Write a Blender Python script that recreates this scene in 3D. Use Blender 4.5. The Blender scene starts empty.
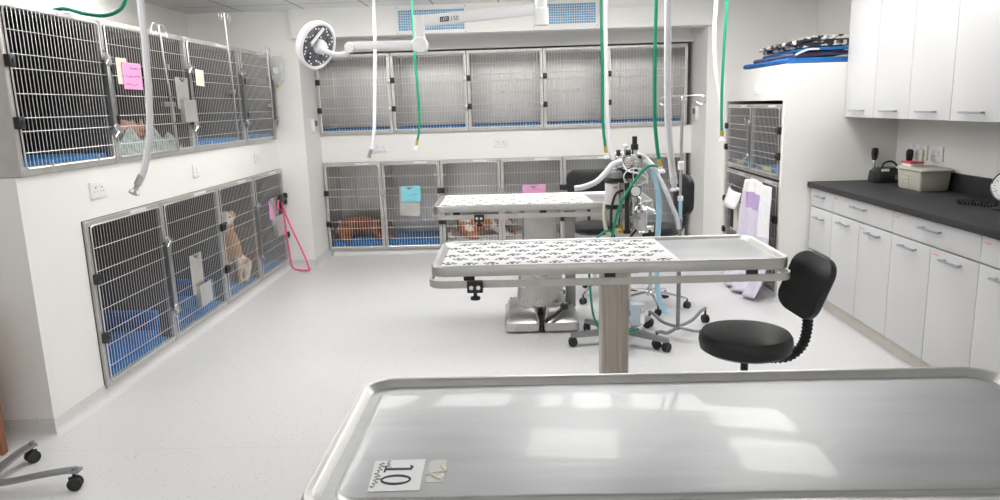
import bpy, bmesh, math, random
from mathutils import Vector, Matrix, Euler
random.seed(7)
PI = math.pi
C = bpy.context.scene.collection
SC = bpy.context.scene

# ------------------------------------------------------------------ camera
yaw, pitch, roll = 0.0277, 0.1965, -0.0301
fwd = Vector((-math.sin(yaw)*math.cos(pitch), math.cos(yaw)*math.cos(pitch), -math.sin(pitch)))
rgt = Vector((math.cos(yaw), math.sin(yaw), 0)); upv = rgt.cross(fwd)
r2 = rgt*math.cos(roll) + upv*math.sin(roll); u2 = -rgt*math.sin(roll) + upv*math.cos(roll)
cam = bpy.data.objects.new('camera', bpy.data.cameras.new('camera')); C.objects.link(cam)
cam.matrix_world = Matrix.Translation((0, 0, 1.538)) @ Matrix((r2, u2, -fwd)).transposed().to_4x4()
cam.data.sensor_width = 36; cam.data.lens = 725/1000*36; cam.data.clip_start = 0.02
SC.camera = cam
# ------------------------------------------------------------------ world and exposure
w = bpy.data.worlds.new('world'); SC.world = w; w.use_nodes = True
w.node_tree.nodes['Background'].inputs[0].default_value = (0.8, 0.85, 0.9, 1)
w.node_tree.nodes['Background'].inputs[1].default_value = 0.3
SC.view_settings.view_transform = 'Standard'; SC.view_settings.look = 'None'
SC.view_settings.exposure = 0.0; SC.view_settings.gamma = 1; SC.view_settings.use_curve_mapping = False
PANEL_POWER = 10.4

# ------------------------------------------------------------------ materials
MATS = {}
def mat(name, col, rough=0.5, metal=0.0, emis=None, est=0.0, noise=0.0, nscale=30, bump=0.0, bscale=80, spec=0.5, trans=0.0, alpha=1.0, stretch=None, coat=0):
    m = bpy.data.materials.new(name); m.use_nodes = True; nt = m.node_tree
    b = nt.nodes['Principled BSDF']
    b.inputs['Base Color'].default_value = (*col, 1); b.inputs['Roughness'].default_value = rough
    b.inputs['Metallic'].default_value = metal; b.inputs['Specular IOR Level'].default_value = spec
    b.inputs['Transmission Weight'].default_value = trans; b.inputs['Alpha'].default_value = alpha
    b.inputs['Coat Weight'].default_value = coat
    if emis: b.inputs['Emission Color'].default_value = (*emis, 1); b.inputs['Emission Strength'].default_value = est
    tc = nt.nodes.new('ShaderNodeTexCoord'); mp = nt.nodes.new('ShaderNodeMapping')
    nt.links.new(tc.outputs['Object'], mp.inputs[0])
    if stretch: mp.inputs['Scale'].default_value = stretch
    nz = nt.nodes.new('ShaderNodeTexNoise'); nz.inputs['Scale'].default_value = nscale; nz.inputs['Detail'].default_value = 4
    nt.links.new(mp.outputs[0], nz.inputs['Vector'])
    if noise:
        rp = nt.nodes.new('ShaderNodeValToRGB')
        rp.color_ramp.elements[0].position = .3; rp.color_ramp.elements[1].position = .7
        rp.color_ramp.elements[0].color = (*[c*(1-noise) for c in col], 1); rp.color_ramp.elements[1].color = (*[min(1, c*(1+noise*.6)) for c in col], 1)
        nt.links.new(nz.outputs['Fac'], rp.inputs[0]); nt.links.new(rp.outputs[0], b.inputs['Base Color'])
    if metal > .5:
        mr = nt.nodes.new('ShaderNodeMapRange'); mr.inputs['To Min'].default_value = rough*.75; mr.inputs['To Max'].default_value = rough*1.3
        nt.links.new(nz.outputs['Fac'], mr.inputs[0]); nt.links.new(mr.outputs[0], b.inputs['Roughness'])
    if bump:
        n2 = nt.nodes.new('ShaderNodeTexNoise'); n2.inputs['Scale'].default_value = bscale; nt.links.new(mp.outputs[0], n2.inputs['Vector'])
        bp = nt.nodes.new('ShaderNodeBump'); bp.inputs['Strength'].default_value = bump; bp.inputs['Distance'].default_value = .01
        nt.links.new(n2.outputs['Fac'], bp.inputs['Height']); nt.links.new(bp.outputs[0], b.inputs['Normal'])
    MATS[name] = m
    return m
M = MATS
mat('wall_paint', (.85, .84, .81), .55, bump=.03, bscale=60, noise=.015, nscale=3)
mat('wall_side', (.85, .84, .81), .55, noise=.015, nscale=3)
mat('cabinet_white', (.595, .595, .60), .35, noise=.01, nscale=3)
mat('kickboard', (.62, .58, .53), .5, noise=.05)
mat('counter_black', (.022, .021, .023), .65, noise=.35, nscale=220, bump=.1, bscale=300)
mat('steel', (.62, .61, .595), .28, 1, noise=.08, nscale=8)
mat('steel_dark', (.42, .42, .42), .42, 1, noise=.1, nscale=5)
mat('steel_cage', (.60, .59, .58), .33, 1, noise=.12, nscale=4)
mat('steel_cage_shaded', (.17, .165, .16), .45, 1, noise=.12, nscale=4)  # same cage steel, with the shade of the interiors put into its colour
mat('steel_wire', (.86, .85, .84), .3, .85)
mat('steel_frame', (.60, .585, .56), .38, .65, noise=.08, nscale=12)
mat('steel_top', (.40, .405, .415), .42, .85, noise=.14, nscale=2.4, stretch=(1, 5, 1), bump=.05, bscale=7, coat=.14)
M['steel_top'].node_tree.nodes['Principled BSDF'].inputs['Coat Roughness'].default_value = .03
mat('steel_rim', (.53, .525, .51), .38, 1, noise=.08, nscale=9)
mat('steel_post', (.55, .50, .44), .4, 1, noise=.2, nscale=6, stretch=(14, 14, .6))
mat('chrome', (.85, .85, .86), .08, 1)
mat('black_plastic', (.018, .018, .02), .4, noise=.1)
mat('black_rubber', (.02, .02, .02), .6, noise=.2)
mat('black_vinyl', (.012, .013, .014), .42, bump=.12, bscale=260)
mat('grey_paint', (.17, .175, .18), .4, noise=.08)
mat('handle_grey', (.36, .38, .41), .35, .4)
mat('grey_metal', (.30, .31, .32), .4, .6, noise=.08)
mat('lamp_white', (.72, .72, .725), .3)
mat('lamp_lens', (.13, .125, .14), .25, noise=.5, nscale=26)
mat('led', (.85, .85, .88), .2)
mat('blue_mat', (.018, .19, .48), .65, noise=.15, nscale=20)
mat('blue_bed', (.012, .13, .40), .7, noise=.2, nscale=12, bump=.3, bscale=20)
mat('navy', (.015, .02, .045), .7, noise=.3)
mat('blue_filter', (.10, .42, .70), .6, noise=.35, nscale=26)
mat('white_plastic', (.82, .82, .83), .35)
mat('hose_white', (.82, .82, .85), .35, spec=.6)
mat('hose_clear', (.70, .71, .74), .25, spec=.6)
mat('hose_blue', (.42, .68, .84), .3)
mat('hose_green', (.0, .26, .14), .35)
mat('brass', (.75, .5, .12), .3, 1)
mat('paper_white', (.82, .82, .83), .7)
mat('paper_pink', (.80, .36, .62), .8)
mat('paper_blue', (.26, .68, .80), .8)
mat('paper_cream', (.80, .70, .60), .8)
mat('ink', (.012, .01, .02), .6)
mat('ink_blue', (.10, .05, .30), .6)
mat('ink_grey', (.16, .16, .17), .6)
mat('lilac', (.70, .65, .78), .85, noise=.1, nscale=14, bump=.3, bscale=30)
mat('lilac_dark', (.50, .38, .64), .85, noise=.1)
mat('gown_white', (.86, .85, .88), .85, noise=.05, bump=.3, bscale=30)
mat('leash_pink', (.95, .12, .30), .6, noise=.3, nscale=90)
mat('grey_box', (.50, .48, .42), .45, noise=.04)
mat('red_plastic', (.62, .03, .06), .4)
mat('clear_tub', (.75, .70, .70), .15, spec=.6)
mat('wood_brown', (.30, .11, .045), .5, noise=.25, nscale=10, stretch=(10, 10, .6))
mat('cream', (.78, .74, .64), .8)
mat('towel_grey', (.40, .46, .44), .9, noise=.5, nscale=26)
mat('skin_pink', (.62, .30, .22), .7, noise=.2)
mat('blanket_white', (.70, .68, .66), .9, noise=.12, nscale=10, bump=.4, bscale=12)
mat('plum', (.12, .11, .20), .8, noise=.2)
mat('tape', (.58, .58, .56), .22, .3)
mat('ceiling_trim', (.5, .5, .5), .5)
mat('dark_gap', (.03, .03, .03), .8)
mat('panel_light', (.9, .9, .9), .5, emis=(1, .985, .96), est=PANEL_POWER)
mat('pale_blue', (.52, .60, .68), .35)
mat('bag_film', (.75, .77, .78), .12, alpha=.45)
mat('yellow', (.7, .6, .05), .5)
mat('ivory', (.75, .70, .55), .4)
mat('label_red', (.75, .25, .25), .7)

def ramp_mat(name, base, dark, scale, th, rough, seam=None, tile=None):
    m = bpy.data.materials.new(name); m.use_nodes = True; nt = m.node_tree; N = nt.nodes; L = nt.links
    b = N['Principled BSDF']; b.inputs['Roughness'].default_value = rough
    tc = N.new('ShaderNodeTexCoord')
    col = None
    mixc = N.new('ShaderNodeMix'); mixc.data_type = 'RGBA'
    mixc.inputs[6].default_value = (*base, 1); mixc.inputs[7].default_value = (*dark, 1)
    if scale:
        facs = []
        for sc_, t_ in ((scale, th), (scale*.45, th*.75)):
            v = N.new('ShaderNodeTexVoronoi'); v.inputs['Scale'].default_value = sc_; L.new(tc.outputs['Object'], v.inputs['Vector'])
            lt = N.new('ShaderNodeMath'); lt.operation = 'LESS_THAN'; lt.inputs[1].default_value = t_; L.new(v.outputs['Distance'], lt.inputs[0])
            sp = N.new('ShaderNodeSeparateColor'); L.new(v.outputs['Color'], sp.inputs[0])
            g = N.new('ShaderNodeMath'); g.operation = 'GREATER_THAN'; g.inputs[1].default_value = .45; L.new(sp.outputs[0], g.inputs[0])
            mu = N.new('ShaderNodeMath'); mu.operation = 'MULTIPLY'; L.new(lt.outputs[0], mu.inputs[0]); L.new(g.outputs[0], mu.inputs[1])
            m3 = N.new('ShaderNodeMath'); m3.operation = 'MULTIPLY'; m3.inputs[1].default_value = .6; L.new(mu.outputs[0], m3.inputs[0])
            facs.append(m3)
        ad = N.new('ShaderNodeMath'); ad.operation = 'MAXIMUM'; L.new(facs[0].outputs[0], ad.inputs[0]); L.new(facs[1].outputs[0], ad.inputs[1])
        L.new(ad.outputs[0], mixc.inputs[0])
    if seam is not None or tile:
        se = N.new('ShaderNodeSeparateXYZ'); L.new(tc.outputs['Object'], se.inputs[0])
        outs = []
        if seam is not None:
            s = N.new('ShaderNodeMath'); s.operation = 'COMPARE'; s.inputs[1].default_value = seam; s.inputs[2].default_value = .0018; L.new(se.outputs[1], s.inputs[0])
            k = N.new('ShaderNodeMath'); k.operation = 'MULTIPLY'; k.inputs[1].default_value = .3; L.new(s.outputs[0], k.inputs[0]); outs.append(k)
        if tile:
            for ax, off in ((0, 2.55), (1, 1.15)):
                a = N.new('ShaderNodeMath'); a.operation = 'ADD'; a.inputs[1].default_value = off+30; L.new(se.outputs[ax], a.inputs[0])
                md = N.new('ShaderNodeMath'); md.operation = 'MODULO'; md.inputs[1].default_value = tile; L.new(a.outputs[0], md.inputs[0])
                s = N.new('ShaderNodeMath'); s.operation = 'LESS_THAN'; s.inputs[1].default_value = .02; L.new(md.outputs[0], s.inputs[0])
                outs.append(s)
        prev = outs[0]
        for o in outs[1:]:
            mx = N.new('ShaderNodeMath'); mx.operation = 'MAXIMUM'; L.new(prev.outputs[0], mx.inputs[0]); L.new(o.outputs[0], mx.inputs[1]); prev = mx
        if scale:
            mx = N.new('ShaderNodeMath'); mx.operation = 'MAXIMUM'; L.new(prev.outputs[0], mx.inputs[0]); L.new(ad.outputs[0], mx.inputs[1]); prev = mx
        L.new(prev.outputs[0], mixc.inputs[0])
    L.new(mixc.outputs[2], b.inputs['Base Color'])
    M[name] = m
ramp_mat('vinyl_floor', (.70, .70, .71), (.36, .34, .33), 55, .16, .34, seam=3.13)
ramp_mat('vinyl_cove', (.66, .655, .65), (.36, .34, .33), 55, .16, .4)
ramp_mat('ceiling_tile', (.88, .88, .87), (.5, .5, .49), None, 0, .8, tile=.6)

def fur(name, a, b, scale=5, thr=.5):
    m = bpy.data.materials.new(name); m.use_nodes = True; nt = m.node_tree; N = nt.nodes; L = nt.links
    bs = N['Principled BSDF']; bs.inputs['Roughness'].default_value = .9
    tc = N.new('ShaderNodeTexCoord'); nz = N.new('ShaderNodeTexNoise'); nz.inputs['Scale'].default_value = scale
    L.new(tc.outputs['Object'], nz.inputs['Vector'])
    rp = N.new('ShaderNodeValToRGB'); rp.color_ramp.elements[0].position = thr-.03; rp.color_ramp.elements[1].position = thr+.03
    rp.color_ramp.elements[0].color = (*a, 1); rp.color_ramp.elements[1].color = (*b, 1)
    L.new(nz.outputs['Fac'], rp.inputs[0]); L.new(rp.outputs[0], bs.inputs['Base Color'])
    n2 = N.new('ShaderNodeTexNoise'); n2.inputs['Scale'].default_value = 120; L.new(tc.outputs['Object'], n2.inputs['Vector'])
    bp = N.new('ShaderNodeBump'); bp.inputs['Strength'].default_value = .4; bp.inputs['Distance'].default_value = .01
    L.new(n2.outputs['Fac'], bp.inputs['Height']); L.new(bp.outputs[0], bs.inputs['Normal'])
    M[name] = m
fur('fur_brown', (.22, .075, .03), (.34, .13, .05), 9)
fur('fur_tan_white', (.40, .19, .08), (.62, .58, .52), 4.2, .52)
fur('fur_ginger_white', (.40, .16, .06), (.75, .70, .64), 6, .55)
fur('zebra', (.02, .02, .035), (.66, .64, .60), 16, .5)

# ------------------------------------------------------------------ mesh builder
def frame_of(d):
    d = Vector(d).normalized(); a = Vector((0, 0, 1)) if abs(d.z) < .9 else Vector((1, 0, 0))
    x = d.cross(a).normalized(); y = d.cross(x).normalized()
    return x, y, d
def spline(pts, n=6):
    P = [Vector(p) for p in pts]
    if len(P) < 3: return P
    out = []
    for i in range(len(P)-1):
        p0 = P[max(i-1, 0)]; p1 = P[i]; p2 = P[i+1]; p3 = P[min(i+2, len(P)-1)]
        for k in range(n):
            t = k/n
            out.append(.5*((2*p1)+(-p0+p2)*t+(2*p0-5*p1+4*p2-p3)*t*t+(-p0+3*p1-3*p2+p3)*t**3))
    out.append(P[-1]); return out
class MB:
    def __init__(s): s.bm = bmesh.new(); s.mi = 0
    def _v(s, p): return s.bm.verts.new(p)
    def _f(s, vs, smooth=False):
        try: f = s.bm.faces.new(vs)
        except ValueError: return None
        f.smooth = smooth; f.material_index = s.mi; return f
    def box(s, x0, x1, y0, y1, z0, z1, bev=0, mtx=None, seg=2):
        b = bmesh.new()
        bmesh.ops.create_cube(b, size=1, matrix=Matrix.Translation(((x0+x1)/2, (y0+y1)/2, (z0+z1)/2)) @ Matrix.Diagonal((abs(x1-x0), abs(y1-y0), abs(z1-z0), 1)))
        if bev: bmesh.ops.bevel(b, geom=b.edges[:], offset=bev, segments=seg, affect='EDGES', profile=.6)
        s.merge(b, mtx, smooth=bool(bev)); return s
    def merge(s, b, mtx=None, smooth=False):
        mp = {}
        for v in b.verts: mp[v] = s._v((mtx @ v.co) if mtx else v.co)
        for f in b.faces: s._f([mp[v] for v in f.verts], smooth)
        b.free()
    def loft(s, loops, cap0=True, cap1=True, closed=True, smooth=True):
        R = [[s._v(p) for p in lp] for lp in loops]
        n = len(R[0])
        for a, b in zip(R, R[1:]):
            for i in range(n if closed else n-1):
                j = (i+1) % n; s._f([a[i], a[j], b[j], b[i]], smooth)
        if cap0: s._f(R[0][::-1])
        if cap1: s._f(R[-1])
        return R
    def tube(s, pts, r, n=8, closed=False, corr=None, cap=True):
        P = [Vector(p) for p in pts]; loops = []; m = len(P); X = None
        for i, p in enumerate(P):
            if closed: d = P[(i+1) % m]-P[i-1]
            else: d = P[min(i+1, m-1)]-P[max(i-1, 0)]
            d.normalize()
            if X is None: X, Y, _ = frame_of(d)
            else:
                X = (X-d*X.dot(d)); X.normalize()
            Y = d.cross(X)
            rr = r[i] if isinstance(r, (list, tuple)) else r
            if corr: rr *= (1+corr*(1 if i % 2 else -1))
            loops.append([p+X*rr*math.cos(2*PI*k/n)+Y*rr*math.sin(2*PI*k/n) for k in range(n)])
        if closed:
            R = s.loft(loops, False, False)
            for i in range(n): s._f([R[-1][i], R[-1][(i+1) % n], R[0][(i+1) % n], R[0][i]], True)
        else: s.loft(loops, cap, cap)
        return s
    def cyl(s, p0, p1, r0, r1=None, n=16):
        r1 = r0 if r1 is None else r1; p0 = Vector(p0); p1 = Vector(p1); X, Y, d = frame_of(p1-p0)
        lp = lambda p, r: [p+X*r*math.cos(-2*PI*k/n)+Y*r*math.sin(-2*PI*k/n) for k in range(n)]
        s.loft([lp(p0, r0), lp(p1, r1)]); return s
    def lathe(s, prof, o=(0, 0, 0), d=(0, 0, 1), n=32, sx=1, sy=1):
        X, Y, D = frame_of(d); o = Vector(o)
        s.loft([[o+D*z+X*sx*r*math.cos(-2*PI*k/n)+Y*sy*r*math.sin(-2*PI*k/n) for k in range(n)] for r, z in prof]); return s
    def ell(s, c, r, rot=None, n=16):
        b = bmesh.new(); bmesh.ops.create_uvsphere(b, u_segments=n, v_segments=max(6, n//2), radius=1)
        m = Matrix.Translation(c) @ (rot.to_matrix().to_4x4() if rot else Matrix()) @ Matrix.Diagonal((*r, 1))
        s.merge(b, m, True); return s
    def prism(s, poly, h0, h1, mtx=None, smooth=False):
        f = lambda p, h: (mtx @ Vector((p[0], p[1], h))) if mtx else Vector((p[0], p[1], h))
        s.loft([[f(p, h0) for p in poly], [f(p, h1) for p in poly]], smooth=smooth); return s
    def build(s, name, m, parent=None, loc=None, rot=None, autosmooth=None):
        bmesh.ops.recalc_face_normals(s.bm, faces=s.bm.faces[:])
        me = bpy.data.meshes.new(name); s.bm.to_mesh(me); s.bm.free()
        for k in (m if isinstance(m, (list, tuple)) else [m]): me.materials.append(M[k])
        o = bpy.data.objects.new(name, me); C.objects.link(o)
        if parent: o.parent = parent
        if loc: o.location = loc
        if rot: o.rotation_euler = rot
        me.set_sharp_from_angle(angle=math.radians(38))
        return o
def empty(name, label, cat, loc=(0, 0, 0), rz=0, group=None):
    o = bpy.data.objects.new(name, None); C.objects.link(o); o.location = loc; o.rotation_euler = (0, 0, rz)
    o.empty_display_size = .1
    o['label'] = label; o['category'] = cat
    if group: o['group'] = group
    return o
def tag(o, label, cat, group=None, kind=None):
    o['label'] = label; o['category'] = cat
    if group: o['group'] = group
    if kind: o['kind'] = kind
    return o
def struct(name, mb, m):
    o = mb.build(name, m); o['kind'] = 'structure'; return o
def rrect(cx, cy, hx, hy, r, z, n=6):
    pts = []
    for (sx, sy, a0) in ((1, 1, 0), (-1, 1, PI/2), (-1, -1, PI), (1, -1, 1.5*PI)):
        for k in range(n+1):
            a = a0+PI/2*k/n
            pts.append(Vector((cx+sx*(hx-r)+r*math.cos(a), cy+sy*(hy-r)+r*math.sin(a), z)))
    return pts
def text_mesh(name, body, size, m, parent, mtx, depth=.0006, lean=0):
    cu = bpy.data.curves.new(name, 'FONT'); cu.body = body; cu.size = size; cu.extrude = depth; cu.align_x = 'CENTER'; cu.align_y = 'CENTER'; cu.shear = lean
    t = bpy.data.objects.new(name, cu); C.objects.link(t)
    dg = bpy.context.evaluated_depsgraph_get(); me = bpy.data.meshes.new_from_object(t.evaluated_get(dg))
    bpy.data.objects.remove(t); me.materials.clear(); me.materials.append(M[m]); me.transform(mtx)
    o = bpy.data.objects.new(name, me); C.objects.link(o)
    if parent: o.parent = parent
    return o

# ------------------------------------------------------------------ room
XL, YW, XR, ZC = -2.32, 7.05, 2.80, 2.47
XB = -3.07               # rear wall above the left cages
mb = MB().box(-4.2, 3.0, -3.2, 8.6, -.1, 0); struct('floor', mb, 'vinyl_floor')
mb = MB().box(-4.2, 3.0, -3.2, 8.6, ZC, ZC+.1); struct('ceiling', mb, 'ceiling_tile')
# left wall with the openings for the two banks
mb = MB()
mb.box(XB-.1, XB, 3.3, YW, 0, ZC)
mb.box(XB, XL, 3.3, YW, 0, .06)
mb.box(XB, XL, 3.3, 3.745, .06, 1.275)
mb.box(XB, XL, 3.745, YW, 1.0, 1.275)
mb.box(-4.2, XB-.1, 3.3, 3.4, 0, ZC)
mb.box(-4.2, -4.1, -3.2, 3.3, 0, ZC)
struct('wall_left', mb, 'wall_paint')
# back wall: pier, right part and the recess for the cages
NL, NR = -2.05, 1.80
mb = MB()
mb.box(XB-.1, NL, YW, 7.2, 0, ZC)              # left pier and wall above left cages
mb.box(NL-.1, NL, 7.2, 8.4, 0, ZC)
mb.box(NR, NR+.12, YW, 8.4, 0, ZC)
mb.box(NR+.12, 3.0, YW, 7.2, 0, ZC)
mb.box(NL, NR, YW, 7.2, 2.21, ZC)
mb.box(NL, NR, 8.32, 8.42, 0, 2.4)
mb.box(NL, NR, 7.625, 8.32, 0, .06)
mb.box(NL, NR, 7.625, 8.32, 1.0, 1.285)
mb.box(NL, NR, 7.60, 8.32, 2.115, 2.3)
struct('wall_back', mb, 'wall_paint')
mb = MB().box(-2.085, NR+.02, 6.98, YW, 2.21, ZC); struct('trim_1', mb, 'wall_paint')
mb = MB().box(XR, XR+.15, -3.2, YW, 0, ZC); struct('wall_right', mb, 'wall_side')
mb = MB().box(-4.2, 3.0, -3.3, -3.2, 0, ZC); struct('wall_rear', mb, 'wall_paint')
# tower housing the right cages (open niche on its left face)
TX, TY0, TY1, TZ = 1.97, 5.46, YW, 1.775
mb = MB()
mb.box(TX, XR, TY0, TY0+.05, 0, TZ)
mb.box(TX, XR, TY1-.08, TY1, 0, TZ)
mb.box(TX, XR, TY0+.05, TY1-.08, 1.515, TZ)
mb.box(TX+.68, XR, TY0+.05, TY1-.08, 0, 1.515)
mb.box(TX+.004, TX+.68, TY0+.05, TY1-.08, 0, .05)
struct('wall_partition', mb, 'wall_paint')
# coved skirting
def cove(path, name, h=.085, d=.05):
    mb = MB(); prof = [(0, h), (.004, h), (.005, .045), (.014, .018), (d*.7, .004), (d, .0008), (0, .0008)]
    loops = []
    P = [Vector((*p, 0)) for p in path]
    for i, p in enumerate(P):
        ns = []
        if i > 0: dd = (P[i]-P[i-1]).normalized(); ns.append(Vector((-dd.y, dd.x, 0)))
        if i < len(P)-1: dd = (P[i+1]-P[i]).normalized(); ns.append(Vector((-dd.y, dd.x, 0)))
        n = ns[0] if len(ns) == 1 else (ns[0]+ns[1])/(1+ns[0].dot(ns[1]))
        loops.append([p+n*a+Vector((0, 0, z)) for a, z in prof])
    mb.loft(loops, True, True); struct(name, mb, 'vinyl_cove')
cove([(NL, 7.6), (NL, YW), (XL, YW)], 'baseboard_back')
cove([(XL, YW), (XL, 3.745)], 'baseboard_left', h=.055)
cove([(XL, 3.745), (XL, 3.3), (-4.1, 3.3)], 'baseboard_left_end')
cove([(TX, 7.04), (NR, YW), (NR, 7.6)], 'baseboard_right')
cove([(2.19, TY0), (TX, TY0), (TX, YW)], 'baseboard_tower', h=.05)
cove([(NR-.05, 7.62), (NL+.05, 7.62)], 'baseboard_recess', h=.055)

# ceiling lights: a few follow the table-top reflections, the others are added fill
ROWS = [(5.55, (-1.45, -.6, .27, 1.05), 'farthest row, added as fill before the soffit'), (5.1, (-2.62, 1.66), 'row level with far end of right tower, left one added as fill'), (4.1, (-2.6, -1.45, .27, 1.66), 'third row from the back wall, two left ones added as fill'),
        (1.9, (-1.75,), 'fill added left of the foreground table'), (-.3, (.1,), 'fill added just behind the camera'), (-1.8, (-1.75, 1.5), 'last fill row added behind the camera')]
PL = [(x_, r_[0]) for r_ in ROWS for x_ in r_[1]]
def light_names(i, x, y):
    for r_ in ROWS:
        if r_[0] == y: return 'square ceiling light, ' + r_[2] + ', ' + ['leftmost', 'second from left', 'third from left', 'fourth from left'][r_[1].index(x)]
for i, (x, y) in enumerate(PL):
    t = empty('ceiling_light', light_names(i, x, y), 'ceiling light', (x, y, ZC-.012), group='square ceiling lights')
    MB().box(-.31, .31, -.31, .31, .0, .012, .003).build('frame', 'white_plastic', t)
    MB().box(-.29, .29, -.29, .29, -.055, -.0005, .008).build('diffuser', 'panel_light', t)

# ------------------------------------------------------------------ cages
HF = [.14, .286, .375, .53, .68, .765, .90]
def cage(w, z0, z1, loc, rz, label, group, hinge='L', latch='small', lside='R', depth=.66, pitch_=.0295, card=None, fr=.028, bodym='steel_cage_shaded', wr=.0016):
    t = empty('kennel_cage', label, 'cage', loc, rz, group); h = z1-z0; g = .003
    th = .004
    mb = MB()
    mb.box(g, g+th, .012, depth, z0+g, z1-g); mb.box(w-g-th, w-g, .012, depth, z0+g, z1-g)
    mb.box(g, w-g, depth-th, depth, z0+g, z1-g); mb.box(g, w-g, .012, depth, z0+g, z0+g+th); mb.box(g, w-g, .012, depth, z1-g-th, z1-g)
    # vertical seam flange and drip lips inside the box
    mb.box(w*.27, w*.27+.012, depth-.02, depth-th, z0+.01, z1-.01); mb.box(g+th, w-g-th, .05, .056, z1-.045, z1-.006)
    mb.build('body', bodym, t)
    mb = MB(); top = .035; bot = .045
    mb.box(g, w-g, -.006, .012, z0+g, z0+bot, .002); mb.box(g, w-g, -.006, .012, z1-top, z1-g, .002)
    mb.box(g, fr, -.006, .0119, z0+bot, z1-top); mb.box(w-fr, w-g, -.006, .0119, z0+bot, z1-top)
    for x in (.015, w-.015):
        for z in (z0+.018, z1-.016): mb.cyl((x, -.006, z), (x, -.010, z), .005, n=8)
    mb.build('face_frame', 'steel_frame', t)
    # door: rod loop, vertical and horizontal wires
    a0, a1 = fr+.004, w-fr-.004; b0, b1 = z0+bot-.008, z1-top+.004
    mb = MB(); y = -.014; r = .02
    loop = [Vector((p.x, y, p.y)) for p in rrect((a0+a1)/2, (b0+b1)/2, (a1-a0)/2, (b1-b0)/2, r, 0, 3)]
    mb.tube(loop, .0042, 6, closed=True)
    nv = max(6, int(round((a1-a0)/pitch_)))
    for k in range(1, nv):
        x = a0+(a1-a0)*k/nv; mb.tube([(x, y, b0+.002), (x, y, b1-.002)], wr, 5)
    for f in HF:
        z = b1-(b1-b0)*f; mb.tube([(a0, y-.005, z), ((a0+a1)/2, y-.0065, z), (a1, y-.005, z)], wr*1.35, 5)
    for k in (.25, .78):
        x = a0+(a1-a0)*k; mb.tube([(x, y-.006, b0+.03), (x, y-.008, b0-.012), (x, y+.006, b0-.02)], .0032, 5)
    door = mb.build('door', 'steel_wire', t)
    hx = fr*.6 if hinge == 'L' else w-fr*.6
    for f in (.33, .71):
        z = b1-(b1-b0)*f
        m2 = MB().box(hx-.018, hx+.024, -.036, -.006, z-.028, z+.028, .005); m2.cyl((hx+.004, -.040, z), (hx+.004, -.034, z), .011, n=10)
        m2.build('hinge', 'black_plastic', door)
    lx = w-fr*.5 if lside == 'R' else fr*.5
    if latch == 'bar':
        z_a, z_b = z0+h*.24, z0+h*.72
        m2 = MB().box(lx-.022, lx+.030, -.036, -.030, z_a, z_b, .002); m2.box(lx-.022, lx-.016, -.036, -.008, z_a, z_b); m2.box(lx+.024, lx+.030, -.036, -.008, z_a, z_b)
        for z in (z_a, z_b):
            m2.lathe([(.001, -.003), (.034, -.003), (.036, 0), (.030, .008), (.001, .010)], (lx+.004, -.036, z), (0, -1, 0), 14)
        m2.build('latch_channel', 'steel_dark', door)
        for z, sg in ((z_b+.01, 1), (z_a-.01, -1)):
            m2 = MB(); m2.tube([(lx-.055, -.05, z+.035), (lx-.012, -.052, z), (lx-.05, -.05, z-.035)], .0055, 6)
            m2.tube([(lx-.012, -.052, z), (lx+.036, -.050, z+.004*sg)], .0055, 6)
            m2.build('latch_hook', 'chrome', door)
    elif latch == 'small':
        for f in (.35, .73):
            m2 = MB(); z = b1-(b1-b0)*f; m2.box(lx-.016, lx+.008, -.03, -.006, z-.012, z+.03, .003); m2.tube([(lx-.028, -.026, z-.02), (lx-.01, -.034, z), (lx-.022, -.03, z+.03)], .004, 6)
            m2.build('latch', 'steel', door)
    m2 = MB().box(w*.55, w*.78, -.0075, -.005, z1-.026, z1-.010); m2.build('name_strip', 'white_plastic', t)
    return t
def inside_mat(w, z0, loc, rz, label, h=.05, d0=.05, d1=.62, m='blue_mat', slats=False):
    """raised mat lying on the floor of a cage, local axes of the cage"""
    R = Matrix.Translation(loc) @ Matrix.Rotation(rz, 4, 'Z')
    mb = MB(); mb.box(.03, w-.03, d0, d1, z0+.018, z0+.018+h, .012, R)
    return tag(mb.build('kennel_mat', m), label, 'mat')
LW = []   # left wall cages
Yl = [3.75, 4.58, 5.47, 6.24, 7.03]; Yu = [3.32, 4.14, 5.18, 6.18, 6.97]
NM = ['nearest the camera', 'second from the camera', 'third from the camera', 'farthest from the camera']
for i in range(4):
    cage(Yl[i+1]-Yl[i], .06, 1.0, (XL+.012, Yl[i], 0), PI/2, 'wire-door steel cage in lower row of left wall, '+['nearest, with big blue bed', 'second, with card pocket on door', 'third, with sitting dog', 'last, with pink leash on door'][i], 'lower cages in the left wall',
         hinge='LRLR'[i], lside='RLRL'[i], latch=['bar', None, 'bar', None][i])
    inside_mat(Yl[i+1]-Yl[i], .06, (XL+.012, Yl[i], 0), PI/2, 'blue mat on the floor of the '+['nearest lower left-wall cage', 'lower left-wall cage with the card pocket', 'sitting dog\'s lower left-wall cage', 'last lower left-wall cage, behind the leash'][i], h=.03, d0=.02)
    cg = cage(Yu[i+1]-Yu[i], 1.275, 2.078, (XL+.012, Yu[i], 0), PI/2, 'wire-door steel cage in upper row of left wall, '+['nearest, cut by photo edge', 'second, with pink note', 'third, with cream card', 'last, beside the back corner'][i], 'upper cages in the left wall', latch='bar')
    if i == 0: MB().box(-.0022, .0026, -.004, .655, 1.277, 2.076).build('outer_side_panel', 'steel_frame', cg)
for i in (0, 2, 3):
    inside_mat(Yu[i+1]-Yu[i], 1.275, (XL+.012, Yu[i], 0), PI/2, 'blue mat on the floor of the '+['nearest upper left-wall cage', '', 'upper left-wall cage with the cream card', 'last upper left-wall cage'][i], h=.05, d0=.03)
Xu = [-2.05, -1.281, -.499, .278, .931, 1.745]
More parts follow.
